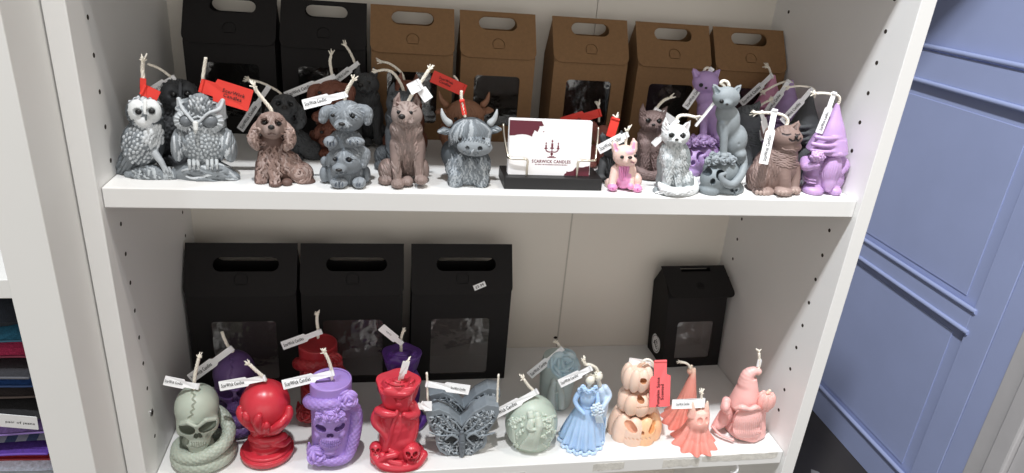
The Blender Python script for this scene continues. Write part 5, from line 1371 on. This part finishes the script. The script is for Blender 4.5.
paper_tag(pillar2, (320, 332, -4), (282, 346, -8), 8.2, 'ScarWick Candles', stem=0.36)

# ---- rose above an embracing pair, skulls round the foot
f = rosecan = Fig('rose_candle', 'bright red candle with a rose top over entwined figures and skulls at the foot', 'candle', (150, 458), 'lower', 25, (360, 355, 4.008), 'rose figure candles')
RR = '#cc3a48'
S = Sculpt(RR, VX)
f.l(S, 152, 4, [(225, 46), (190, 58), (160, 70), (130, 78), (112, 84), (104, 82)], fold=lambda th, z: 1.5 * np.sin(5 * th + 0.6), k=3, ref=160)
f.e(S, 156, 88, 2, 66, 26, 66, k=10, cut=True)
f.e(S, 158, 112, 0, 34, 14, 34, k=8)
for a0, r, y, hgt in ((-100, 70, 128, 34), (-20, 72, 126, 36), (60, 70, 124, 34), (140, 72, 126, 36), (215, 70, 128, 34)):
    a = math.radians(a0); f.e(S, 154 + r * .78 * math.cos(a), y + 4, r * .78 * math.sin(a), 34, hgt, 14, yaw=math.degrees(a) + 90, k=5)
S.mark()
for pts in ([(86, 128), (118, 160), (160, 182)], [(236, 124), (208, 158), (160, 182)], [(100, 110), (140, 128), (196, 120), (222, 104)], [(120, 96), (150, 112), (190, 106)], [(108, 150), (140, 176), (150, 200)]): f.stroke(S, pts, 2.6, 1.5, '#a31a25', cut=True)
f.e(S, 130, 150, -62, 36, 20, 12, rot=25, k=4); f.e(S, 182, 150, -62, 40, 20, 12, rot=-25, k=4); f.e(S, 156, 176, -50, 32, 22, 14, k=4)
f.keep(S.mesh('rose', WAX_GLOSSY, f.root))
S = Sculpt('#c73846', VX)
f.p(S, [(156, 200, 0, 50), (150, 250, -4, 66), (150, 310, 0, 72), (150, 370, 0, 72)], 14, n=3)
f.p(S, [(112, 205, -22, 22), (72, 235, -20, 22), (66, 268, -26, 21), (92, 300, -40, 19), (112, 340, -48, 18), (102, 388, -48, 16)], 6, n=4)
f.p(S, [(206, 200, -20, 22), (222, 232, -26, 20), (196, 244, -56, 16), (178, 238, -66, 10)], 6, n=4); f.p(S, [(72, 222, -44, 16), (104, 236, -66, 17), (140, 238, -70, 11), (148, 226, -70, 6)], 5, n=4)
f.p(S, [(214, 240, -20, 22), (210, 290, -26, 26), (196, 340, -36, 26), (176, 372, -44, 22)], 10, n=3)
f.p(S, [(150, 232, -58, 7), (132, 280, -66, 8), (122, 330, -66, 8), (108, 380, -60, 7)], 4, n=3); f.p(S, [(162, 248, -58, 6), (160, 300, -66, 7), (140, 350, -66, 6)], 4, n=3)
f.e(S, 160, 185, -44, 26, 24, 24, k=6); f.e(S, 166, 350, -54, 30, 26, 20, k=10)
f.keep(S.mesh('figures', WAX_GLOSSY, f.root))
S = Sculpt('#c53644', VX)
f.e(S, 152, 398, 0, 108, 44, 96); f.e(S, 150, 378, 0, 84, 36, 70, k=10); f.p(S, [(60, 400, -50, 20), (90, 440, -80, 20), (150, 452, -92, 20), (220, 440, -78, 20), (252, 400, -40, 20)], 10, n=3)
f.skull(S, 206, 392, -62, 42, dark='#8d141e', yaw=.15); f.skull(S, 64, 378, -30, 30, dark='#8d141e', yaw=-.5)
for pts in ([(72, 428, -76, 12), (110, 406, -84, 12), (140, 400, -78, 14)], [(88, 400, -70, 12), (130, 430, -88, 12), (160, 436, -90, 14)], [(230, 430, -50, 16), (250, 410, -30, 12)], [(60, 420, -50, 18), (54, 400, -40, 14)], [(150, 396, -72, 10), (120, 380, -66, 9)]): f.p(S, pts, 4)
f.keep(S.mesh('skull_base', WAX_GLOSSY, f.root, floor=0))
rose2 = clone(rosecan, 'deep purple candle with a rose top and entwined figures, behind the red one', (401, 432), 'lower', wax('#553080', 0.35, sss=0.08), scale=0.95)
wick(rosecan, [(156, 118, 0), (160, 88, -2), (172, 52, -6), (188, 30, -8)], 1.5)
paper_tag(rosecan, (166, 92, -8), (186, 26, -16), 6, None, stem=.3, band=False)
paper_tag(rosecan, (240, 204, -20), (288, 204, -28), 9, None, stem=.35, label='small white paper tag on the side')
wick(rose2, [(401, 353, 0), (401, 346, 0), (401, 338, 0), (403, 332, 0)], 1.6)
paper_tag(rose2, (401, 343, -4), (381, 327, -10), 8, 'Candles', stem=0.25, tw=10, flip=True)

# ---- moth with a skull marking
f = moth = Fig('moth_candle', 'grey moth shaped candle with a skull pattern, front one of two', 'candle', (200, 405), 'lower', 13, (415, 370, 4.592), 'moth candles')
OUT = [(48, 196), (112, 180), (160, 200), (213, 252), (272, 192), (330, 160), (386, 168), (388, 196), (372, 232), (352, 262), (330, 296), (332, 330), (318, 358), (288, 372), (262, 396), (240, 392), (228, 408), (205, 406), (192, 392), (176, 404), (140, 392), (112, 374), (96, 344), (92, 300), (66, 256), (52, 224)]
S = Sculpt('#7d858c', VX)
def olist(pts, d): return [(f.P(x, y, d)[0], f.P(x, y, d)[2]) for x, y in pts]
o2 = [(p[0], max(p[1], 0.0)) for p in olist(OUT, -34)]
S.outline(o2, -34 * f.k, 40 * f.k, rnd=.8)
cxm = sum(p[0] for p in OUT) / len(OUT); cym = sum(p[1] for p in OUT) / len(OUT)
inn = [(cxm + (x - cxm) * .86, cym + 6 + (y - cym) * .84) for x, y in OUT]
S.outline([(p[0], max(p[1], 0.8)) for p in olist(inn, -34)], -46 * f.k, -30 * f.k, cut=True, color='#464c52', rnd=.4)
S.outline([(p[0], max(p[1], 0.8)) for p in olist(inn, -34)], -31.5 * f.k, -20 * f.k, color='#363b40', rnd=.3)
def inside(x, y):
    c = False; n = len(inn)
    for i in range(n):
        (x1, y1), (x2, y2) = inn[i], inn[i - 1]
        if (y1 > y) != (y2 > y) and x < (x2 - x1) * (y - y1) / (y2 - y1) + x1: c = not c
    return c
rnd = random.Random(5); cm = jitcols('#757d84', 5, .3, 3) + jitcols('#a9b0b6', 3, .1)
nx = 0
for i in range(2600):
    x, y = rnd.uniform(45, 390), rnd.uniform(165, 405)
    if not inside(x, y) or abs(x - 216) < 16 or nx > 420: continue
    nx += 1; th = rnd.uniform(0, 3.14); q = 9
    f.p(S, [(x - q * math.cos(th), y - q * math.sin(th), -34, 2.4), (x + 2 * math.sin(th), y, -38, 3.4), (x + q * math.cos(th), y + q * math.sin(th), -34, 2.4)], .6, color=rnd.choice(cm))
for side in (-1, 1):
    for v in ((150, 60), (120, 130), (80, 180)):
        f.p(S, [(216 + side * 10, 290, -38, 4), (216 + side * v[0] * .6, 300 - v[1] * .3 + 20, -42, 4), (216 + side * v[0], 300 - v[1] * .55 + 20, -38, 3)], 1, color='#838b92', n=3)
f.e(S, 166, 322, -40, 37, 19, 16, rot=8, k=3, cut=True, color='#23272b'); f.e(S, 270, 313, -40, 37, 19, 16, rot=-8, k=3, cut=True, color='#23272b')
f.p(S, [(140, 318, -44, 5), (168, 298, -48, 6), (200, 318, -46, 5), (180, 340, -46, 4)], 2, n=3, color='#848c93'); f.p(S, [(298, 308, -44, 5), (268, 290, -48, 6), (238, 312, -46, 5), (258, 334, -46, 4)], 2, n=3, color='#848c93')
f.keep(S.mesh('wings', WAX_PAINTED, f.root, floor=0))
S = Sculpt('#646b72', VX); f.p(S, [(215, 290, -42, 12), (216, 330, -48, 15), (216, 370, -46, 14), (216, 396, -40, 8)], 4, n=3)
for y in (330, 346, 362, 378): f.p(S, [(202, y, -60, 2), (230, y, -60, 2)], 1, cut=True)
f.e(S, 215, 284, -46, 10, 10, 10, k=2); f.keep(S.mesh('body', WAX_PAINTED, f.root, floor=0))
for sg in (-1, 1):
    S = Sculpt('#858d94', VX); f.p(S, [(214 + sg * 4, 272, -46, 4), (214 + sg * 26, 240 - sg * 4, -46, 3.5), (214 + sg * 52, 220 - sg * 6, -42, 2.5)], 1, n=3); f.keep(S.mesh('antenna', WAX_PAINTED, f.root))
moth2 = clone(moth, 'grey moth shaped candle standing close behind the front moth', (461, 440), 'lower')
wick(moth, [(376, 180, 0), (378, 140, 0), (380, 70, 0), (384, 20, 0)], 1.1, fray=False)
wick(moth, [(60, 192, 0), (58, 160, 0), (56, 60, 2), (54, 12, 2)], 1.1, fray=False)
paper_tag(moth, (58, 64, 0), (250, 92, 2), 9, 'ScarWick Candles', stem=0.42, flip=True, tw=18)
paper_tag(moth, (66, 168, -20), (24, 160, -30), 8, None, stem=.3, label='small white paper tag')

# ---- egg shaped candle with an embossed couple
f = egg = Fig('egg_candle', 'sage green egg shaped candle embossed with an embracing couple and foliage', 'candle', (190, 382), 'lower', 22, (490, 370, 4.592))
S = Sculpt('#b3bfb2', VX)
f.e(S, 190, 240, 0, 119, 136, 108); f.e(S, 190, 330, 0, 88, 52, 80, k=20)
S.mark()
f.keep(S.mesh('egg', WAX_SMOOTH, f.root, floor=0)); EG = S
S = Sculpt('#c0cabd', 0.42)
def relief(pts, r, k=2, off=0, n=3):
    Q = [tuple(q) for q in spline(pts, n)] if len(pts) > 2 else pts
    P3 = f.snap(EG, Q, off * f.k); ok = ~np.isnan(P3[:, 0])
    R = np.interp(np.linspace(0, 1, len(Q)), np.linspace(0, 1, len(r)), r) if not np.isscalar(r) else np.full(len(Q), float(r))
    S.path(P3[ok], R[ok] * f.k, k * f.k)
relief([(186, 208), (187, 214)], 16, off=3); relief([(216, 204), (217, 208)], 15, off=3); relief([(180, 198), (190, 196)], 11, off=8); relief([(192, 226), (190, 240)], 9)
relief([(190, 236), (186, 258), (190, 276)], [16, 15, 11], off=3); relief([(220, 226), (224, 252), (218, 280), (210, 320), (206, 356)], [17, 20, 17, 15, 12], off=2)
relief([(180, 240), (172, 264), (196, 276), (222, 262)], [8, 7, 7, 6], off=10); relief([(228, 240), (236, 262), (206, 274), (186, 268)], [9, 9, 8, 6], off=10)
for i in range(8): relief([(190 + i * 1.5, 276), (176 + i * 3, 310), (142 + i * 8.5, 364 - abs(i - 5) * 2)], [6, 8, 8], k=1.5, off=2)
rnd = random.Random(9)
for i in range(58):
    L = i % 2; x = rnd.uniform(86, 160) if L else rnd.uniform(240, 300); y = rnd.uniform(205 if L else 205, 355)
    if L and x > 140 and y > 290: continue
    relief([(x, y), (x + rnd.uniform(-9, 9), y + rnd.uniform(-9, 9)), (x + rnd.uniform(-12, 12), y + rnd.uniform(-12, 12))], [3.4, 5.5, 3.4], k=1, off=1)
    relief([(x + 4, y), (x + 5, y + 1)], 6.2, k=1, off=2)
for L in (0, 1):
    for j in range(3): relief([(120 if L else 268, 350 - j * 8), ((104 if L else 286) + j * 4, 300), ((110 if L else 276) + j * 6, 230 - j * 6)], [4, 4, 2.5], k=1)
f.keep(S.mesh('embossed_couple', WAX_SMOOTH, f.root))
wick(egg, [(206, 112, 0), (196, 92, -4), (176, 72, -10), (154, 40, -14)], 1.7)
paper_tag(egg, (212, 100, -12), (4, 214, -30), 8.8, 'ScarWick Candles', stem=0.36)

# ---- rose topped candle at the back
f = rosecol = Fig('rose_candle', 'pale blue-green candle with one large open rose on top, at the back', 'candle', (160, 425), 'lower', 22, (530, 330, 5.256))
S = Sculpt('#bccac8', VX)
f.l(S, 138, 0, [(425, 80), (330, 84), (250, 92), (180, 92), (140, 84)], k=4, ref=300)
S.mark(); f.keep(S.mesh('column', WAX_SMOOTH, f.root, floor=0)); RC = S
S = Sculpt('#c6d0cc', .45)
for pts, r in (([(125, 268), (124, 276)], 15), ([(150, 276), (151, 284)], 14), ([(122, 292), (114, 330), (110, 400)], [16, 20, 26]), ([(154, 298), (164, 335), (166, 400)], [15, 18, 20]), ([(110, 300), (134, 328), (160, 318)], [8, 8, 7])):
    Q = f.snap(RC, [tuple(q) for q in spline(pts, 3)] if len(pts) > 2 else pts, 3 * f.k); ok = ~np.isnan(Q[:, 0]); R = np.interp(np.linspace(0, 1, len(Q)), np.linspace(0, 1, len(r) if not np.isscalar(r) else 2), r if not np.isscalar(r) else [r, r])
    S.path(Q[ok], R[ok] * f.k, .5)
f.keep(S.mesh('embossed_couple', WAX_SMOOTH, f.root))
S = Sculpt('#b4ccd6', .42)
f.e(S, 178, 180, -30, 74, 62, 46); f.rose(S, 180, 176, -58, 82, nrm=(0.12, -1, 0.8), rings=4)
for a0 in (20, 75, 130, 185, 240, 300): f.e(S, 178 + 62 * math.cos(math.radians(a0)), 184 + 50 * math.sin(math.radians(a0)), -46, 36, 28, 18, rot=a0 + 90, k=3, color='#bdd0d8')
f.keep(S.mesh('rose', WAX_SMOOTH, f.root))
wick(rosecol, [(170, 122, -10), (162, 100, -10), (150, 76, -10), (140, 64, -10)], 1.6)
paper_tag(rosecol, (166, 100, -40), (-4, 240, -50), 8.6, 'ScarWick Candles', stem=0.4)

# ---- bride and groom
f = couple = Fig('couple_candle', 'blue candle of a couple in ball dress embracing, with pale heads', 'candle', (140, 414), 'lower', 19, (550, 355, 4.3))
PB = '#86aede'
S = Sculpt('#abc8ea', VX)
fold = lambda th, z: 2.3 * np.sin(15 * th + 0.8 * np.sin(3 * th)) * np.clip((46 - z) / 40, 0, 1)
f.l(S, 132, 0, [(416, 88), (408, 88), (350, 72), (300, 56), (255, 42), (226, 32), (212, 29)], fold, k=4, ref=360, front=True)
n = 60; c = f.P(132, 360, 0)
for i in range(n):
    a = 2 * math.pi * i / n; rr_ = 88 * f.k + 2.2 * math.sin(15 * a + 0.8 * math.sin(3 * a)); S.ell((c[0] + rr_ * math.cos(a), c[1] + rr_ * math.sin(a), 1.8 + .7 * (i % 2)), np.array([8, 8, 9]) * f.k, None, .8, '#bdd4ee')
f.keep(S.mesh('ball_gown', WAX_SMOOTH, f.root, floor=0))
S = Sculpt('#aecbec', VX)
f.e(S, 162, 180, -16, 34, 42, 28); f.e(S, 160, 214, -12, 29, 24, 26, k=8)
for x, y, d, r in ((130, 150, -24, 14), (142, 138, -34, 13), (152, 150, -44, 12), (168, 158, -46, 12), (184, 150, -42, 12), (196, 140, -30, 12), (124, 166, -18, 12), (192, 160, -34, 11)): f.rose(S, x, y, d, r, rings=2)
f.p(S, [(120, 168, -14, 12), (108, 196, -20, 10), (122, 226, -34, 9), (146, 252, -50, 8)], 3, n=3, color='#a9c9ef'); f.p(S, [(200, 165, -26, 10), (206, 200, -44, 9), (188, 236, -54, 8)], 3, n=3, color='#a9c9ef')
f.keep(S.mesh('bodice', WAX_SMOOTH, f.root))
S = Sculpt('#c2d5ea', VX)
f.p(S, [(216, 150, 14, 26), (224, 200, 14, 28), (214, 260, 16, 28), (206, 330, 14, 26), (204, 392, 10, 24)], 8, n=3)
f.p(S, [(236, 140, 6, 15), (254, 172, -2, 13), (236, 210, -26, 11), (218, 238, -42, 9)], 4, n=3)
for i in range(5): f.p(S, [(200 + i * 10, 270, -10, 3), (198 + i * 9, 330, -12, 4), (196 + i * 9, 392, -14, 4)], 2, color='#b4cfeb')
f.keep(S.mesh('suit', WAX_SMOOTH, f.root, floor=0))
S = Sculpt('#e6e2d6', .42)
f.e(S, 172, 106, -16, 20, 22, 20); f.e(S, 170, 94, -4, 18, 14, 18, k=4); f.p(S, [(170, 122, -14, 8), (166, 142, -16, 10)], 3); f.e(S, 180, 110, -32, 3, 4, 4, k=2)
f.e(S, 206, 90, 2, 20, 22, 20); f.p(S, [(208, 106, 4, 9), (212, 128, 8, 11)], 3); f.e(S, 198, 96, -14, 3, 4, 4, k=2)
for i in range(16): f.e(S, 206 + random.uniform(-14, 14), 76 + random.uniform(-4, 12), 0 + random.uniform(-12, 12), 5, 4, 5, k=1); f.e(S, 170 + random.uniform(-13, 13), 90 + random.uniform(-6, 8), -2 + random.uniform(-12, 8), 5, 4, 5, k=1)
f.keep(S.mesh('heads', WAX_SMOOTH, f.root))
S = Sculpt('#d4e3f0', .42)
for i in range(26): a = i * 2.4; r = 27 * math.sqrt(i / 26); f.e(S, 204 + r * math.cos(a), 238 + r * 1.2 * math.sin(a), -60 + r * .3, 7, 6.5, 6, k=1)
for i in range(5): f.p(S, [(196 + i * 5, 262, -56, 4), (200 + i * 7, 290, -50, 3)], 2)
f.keep(S.mesh('bouquet', WAX_SMOOTH, f.root))
wick(couple, [(206, 72, 4), (196, 54, 0), (172, 42, -6), (152, 40, -10), (146, 26, -12)], 1.8)
paper_tag(couple, (172, 58, -22), (40, 124, -30), 8.4, 'ScarWick Candles', stem=0.32)

# ---- stack of three pumpkins
f = pumps = Fig('pumpkin_candle', 'peach candle of three stacked pumpkins with carved eyes and a coral tag', 'candle', (155, 428), 'lower', 24, (600, 350, 4.505))
PK = '#eccbb6'
def pumpkin(name, x, y, d, w, h, t, col, ribs=9, ph=0.0, floor=None, extra=None, lean=0):
    S = Sculpt(col, VX); c = f.P(x, y, d); k = f.k
    for i in range(ribs):
        a = 2 * math.pi * (i + ph) / ribs
        S.ell(c + np.array([math.cos(a) * w * .62, math.sin(a) * t * .62, 0]) * k, np.array([w * .38, t * .38, h]) * k, None, 1.6 * k, extra[i] if extra and i in extra else None)
    S.ell(c, np.array([w * .7, t * .7, h * .9]) * k, None, 2 * k)
    S.ell(c + np.array([0, 0, h * 1.02 * k]), np.array([w * .2, t * .2, h * .18]) * k, None, 5 * k, cut=True)
    return S
S = pumpkin('p', 155, 338, 0, 124, 88, 104, PK, 9, .25, extra={7: '#efbf95', 8: '#efbf95'})
f.carve(S, 140, 345, 40, 20, 26, 38, '#e2b195', 3); f.carve(S, 238, 345, 38, 17, 26, -50, '#e0a26c', 3); f.carve(S, 192, 374, 6, 9, 12, 0, '#d09a72')
S.mark()
for x in (112, 128, 146, 166, 184, 204, 222): f.stroke(S, [(x, 402 - abs(x - 170) * .12), (x + 6, 407 - abs(x - 170) * .12)], 2.6, 2, '#dfb094', cut=True, n=0)
f.keep(S.mesh('pumpkin', WAX_SMOOTH, f.root, floor=0))
S = pumpkin('p', 168, 222, 2, 92, 56, 78, PK, 8, .1, extra={5: '#f0cdb6'})
f.carve(S, 182, 222, 15, 14, 26, 0, '#bf8560')
S.mark()
for i in range(7): f.stroke(S, [(166 + i * 12, 262 - i * 1.5), (172 + i * 12, 262 - i * 1.5)], 2.4, 1.5, '#dfb094', cut=True, n=0)
f.keep(S.mesh('pumpkin', WAX_SMOOTH, f.root))
S = pumpkin('p', 166, 118, 0, 70, 58, 64, '#efd0bd', 8, .4)
f.carve(S, 195, 138, 14, 14, 24, -25, '#bf8560')
f.keep(S.mesh('pumpkin', WAX_SMOOTH, f.root))
S = Sculpt('#dcb79e', VX); f.p(S, [(176, 76, 0, 9), (186, 64, -6, 7), (200, 58, -10, 5)], 3, n=3); f.keep(S.mesh('stem', WAX_SMOOTH, f.root))
wick(pumps, [(186, 70, -4), (194, 50, -6), (214, 42, -8), (234, 52, -10), (240, 76, -10)], 1.5, fray=False)
tg = paper_tag(pumps, (272, 54, -14), (268, 256, -80), 20.5, 'Pumpkin Spice\nScented', PAPER_CORAL, 'coral paper tag with two lines of print', stem=0.3, lines=2, tw=37)
pg = paper_tag(pumps, (240, 64, 10), (130, 50, 30), 7, None, stem=.3, label='plain pale paper flag behind the top pumpkin')

# ---- ghosts under a sheet
def sheet(name, label, base, half, x, prof, cols, nf, amp, ref, crop=(655, 355, 4.505)):
    f = Fig(name, label, 'candle', base, 'lower', half, crop, 'ghost candles')
    S = Sculpt(cols[0], VX)
    zt = f.P(x, prof[-1][0], 0)[2]
    fold = lambda th, z: amp * np.sin(nf * th + 1.1) * np.clip((zt * .62 - z) / (zt * .62), 0, 1)
    f.l(S, x, 0, prof, fold, k=3, ref=ref)
    return f, S
f, S = sheet('ghost_candle', 'tall coral ghost candle with a pointed witch hat and spreading skirt, behind the eared ghost', (118, 352), 24, 128,
             [(300, 98), (290, 92), (266, 70), (240, 54), (225, 46), (190, 37), (150, 28), (105, 17), (72, 10), (60, 6)], ['#e07f72'], 12, 2.6, 285)
f.p(S, [(156, 66, 0, 10), (161, 56, -4, 8), (165, 48, -8, 5)], 4); f.e(S, 156, 72, 0, 11, 16, 11, k=6)
f.keep(S.mesh('sheet', WAX_SMOOTH, f.root, floor=0, grade=[(0, '#e2877a'), (30, '#e59888'), (70, '#e49a8c'), (92, '#eeddc6')])); hatghost = f
f, S = sheet('ghost_candle', 'small coral ghost candle with two pointed ears and hollow eyes', (180, 440), 20, 178,
             [(390, 96), (378, 86), (354, 64), (320, 49), (290, 44), (265, 41), (248, 32), (240, 12)], ['#e2877c'], 10, 3.6, 370)
f.e(S, 196, 300, -14, 44, 46, 40, k=14)
f.p(S, [(166, 270, -8, 22), (168, 242, -10, 14), (170, 212, -12, 4)], 6); f.p(S, [(226, 268, -8, 20), (231, 240, -10, 13), (236, 210, -12, 4)], 6)
f.carve(S, 202, 298, 13, 18, 9, 0, None, 3); f.carve(S, 234, 294, 10, 17, 9, 0, None, 3)
f.keep(S.mesh('sheet', WAX_SMOOTH, f.root, floor=0, grade=[(0, '#e2877a'), (22, '#e79c90'), (50, '#ecb5a8'), (72, '#f3ddcb')])); catghost = f
wick(hatghost, [(158, 60, -6), (152, 46, -8), (138, 36, -10), (118, 32, -12)], 1.5)
wick(catghost, [(206, 246, 0), (207, 220, 0), (209, 190, 0), (210, 174, 0)], 1.4)
paper_tag(catghost, (216, 215, -8), (76, 222, -20), 9.4, 'ScarWick Candles', stem=0.3, tw=18, shoulder=False)

# ---- bearded gnome in a long hat carrying a pumpkin
f = wiz = Fig('gnome_candle', 'pink bearded gnome candle in a long hat carrying a small pumpkin', 'candle', (180, 420), 'lower', 23, (705, 345, 4.3))
PG = '#e3ada8'
S = Sculpt(PG, VX)
f.l(S, 170, 0, [(420, 82), (412, 84), (380, 78), (340, 68), (300, 62), (262, 56)], lambda th, z: .7 * np.sin(7 * th), k=4, ref=360, front=True)
f.p(S, [(110, 270, 8, 28), (84, 310, 4, 30), (56, 340, 0, 22), (36, 352, 0, 10)], 12, n=3); f.p(S, [(92, 240, -20, 18), (86, 270, -34, 19), (96, 288, -40, 13)], 5); f.e(S, 88, 268, -40, 15, 20, 16, k=4)
f.p(S, [(216, 250, -10, 20), (244, 270, -34, 18), (262, 276, -42, 13)], 6)
f.p(S, [(30, 350, -8, 5), (66, 386, -44, 6), (120, 408, -76, 6)], 3, n=4)
f.keep(S.mesh('robe', WAX_SMOOTH, f.root, floor=0))
S = Sculpt('#e6b2ac', VX)
f.l(S, 168, -4, [(262, 58), (254, 62), (240, 60), (200, 50), (165, 38), (140, 27)], k=4, ref=240)
f.p(S, [(176, 160, -4, 33), (184, 128, -4, 26), (208, 112, -8, 19), (228, 112, -12, 14)], 10, n=3); f.e(S, 229, 116, -12, 13, 14, 13, k=5, color='#e6cdb4')
f.keep(S.mesh('hat', WAX_SMOOTH, f.root))
S = Sculpt('#e3afaa', VX)
f.e(S, 182, 318, -56, 64, 66, 32); f.e(S, 180, 366, -62, 64, 36, 28, k=10)
S.mark()
for i in range(15): f.stroke(S, [(150 + i * 5, 280), (128 + i * 8, 330), (126 + i * 8, 372), (150 + i * 5.4, 402)], [3, 5, 5, 3], 1, n=4, off=3)
for r in (0, 1): f.stroke(S, [(112 - r * 10, 300), (106 - r * 10, 350), (130, 392 + r * 12), (190, 402 + r * 10), (240, 380 + r * 8)], 5, 2, n=4, off=4)
f.keep(S.mesh('beard', WAX_SMOOTH, f.root))
S = Sculpt('#e4b1ab', VX); f.p(S, [(186, 276, -84, 9), (160, 268, -80, 12), (132, 272, -66, 7)], 3, n=3); f.p(S, [(196, 276, -84, 9), (218, 268, -76, 12), (238, 274, -60, 7)], 3, n=3); f.keep(S.mesh('moustache', WAX_SMOOTH, f.root))
S = pumpkin('p', 262, 238, -50, 40, 36, 34, '#e5ada5', 8, .3); f.keep(S.mesh('pumpkin', WAX_SMOOTH, f.root))
S = Sculpt('#e8d6c0', VX); f.p(S, [(268, 206, -50, 6), (278, 196, -52, 6)], 2); f.keep(S.mesh('pumpkin_stem', WAX_SMOOTH, f.root))
wick(wiz, [(226, 106, -12), (232, 90, -10), (233, 66, -10), (231, 32, -10)], 1.6)
paper_tag(wiz, (230, 90, -14), (236, 62, -14), 4.4, None, stem=.2, shoulder=False, band=False, bend=.3)
# ------------------------------------------------------------------ shop lighting
def lamp(loc, power, color, size, tgt=(380, 60, -150), spread=None):
    d = bpy.data.lights.new('ceiling_lamp', 'AREA'); d.shape = 'DISK'; d.size = size; d.energy = power; d.color = color
    o = bpy.data.objects.new('ceiling_lamp', d); COL.objects.link(o)
    o.location = w2b(loc); dirv = w2b(tgt) - w2b(loc)
    o.rotation_euler = dirv.to_track_quat('-Z', 'Y').to_euler()
    return o
lamp((190, -620, 2300), 46, (0.97, 0.985, 1.0), 0.09)
def spot(loc, power, color, tgt, cone, blend=0.35, r=0.05):
    d = bpy.data.lights.new('track_and_fill_spot', 'SPOT'); d.energy = power; d.color = color; d.spot_size = math.radians(cone); d.spot_blend = blend; d.shadow_soft_size = r
    o = bpy.data.objects.new('track_and_fill_spot', d); COL.objects.link(o); o.location = w2b(loc)
    o.rotation_euler = (w2b(tgt) - w2b(loc)).to_track_quat('-Z', 'Y').to_euler()
spot((-700, -560, 2300), 66, (0.76, 0.88, 1.0), (300, 40, -100), 34)
spot((1480, -380, 2300), 62, (1.0, 0.93, 0.84), (480, 40, -150), 34)
spot((110, -700, 2300), 230, (0.95, 0.97, 1.0), (1637, 560, -150), 50, 0.6, 0.03)  # added fill spot to brighten the blue wall beside the bookcase
# soft fill added behind the viewer to lift the back panel
d = bpy.data.lights.new('front_fill', 'AREA'); d.shape = 'RECTANGLE'; d.size = 4.0; d.size_y = 2.0; d.energy = 28; d.color = (1.0, 0.975, 0.93)
o = bpy.data.objects.new('front_fill', d); COL.objects.link(o); o.location = w2b((300, -3600, 350))
o.rotation_euler = (w2b((380, 100, -150)) - w2b((300, -3600, 350))).to_track_quat('-Z', 'Y').to_euler()
w = bpy.data.worlds.new('shop'); SC.world = w; w.use_nodes = True
nt = w.node_tree; bg = nt.nodes['Background']
bg.inputs['Color'].default_value = (1.0, 0.965, 0.925, 1); bg.inputs['Strength'].default_value = 0.56
SC.view_settings.view_transform = 'Standard'; SC.view_settings.look = 'None'
SC.view_settings.gamma = 1.0; SC.view_settings.exposure = 0.0
SC.view_settings.use_curve_mapping = False
SC.cycles.use_denoising = True
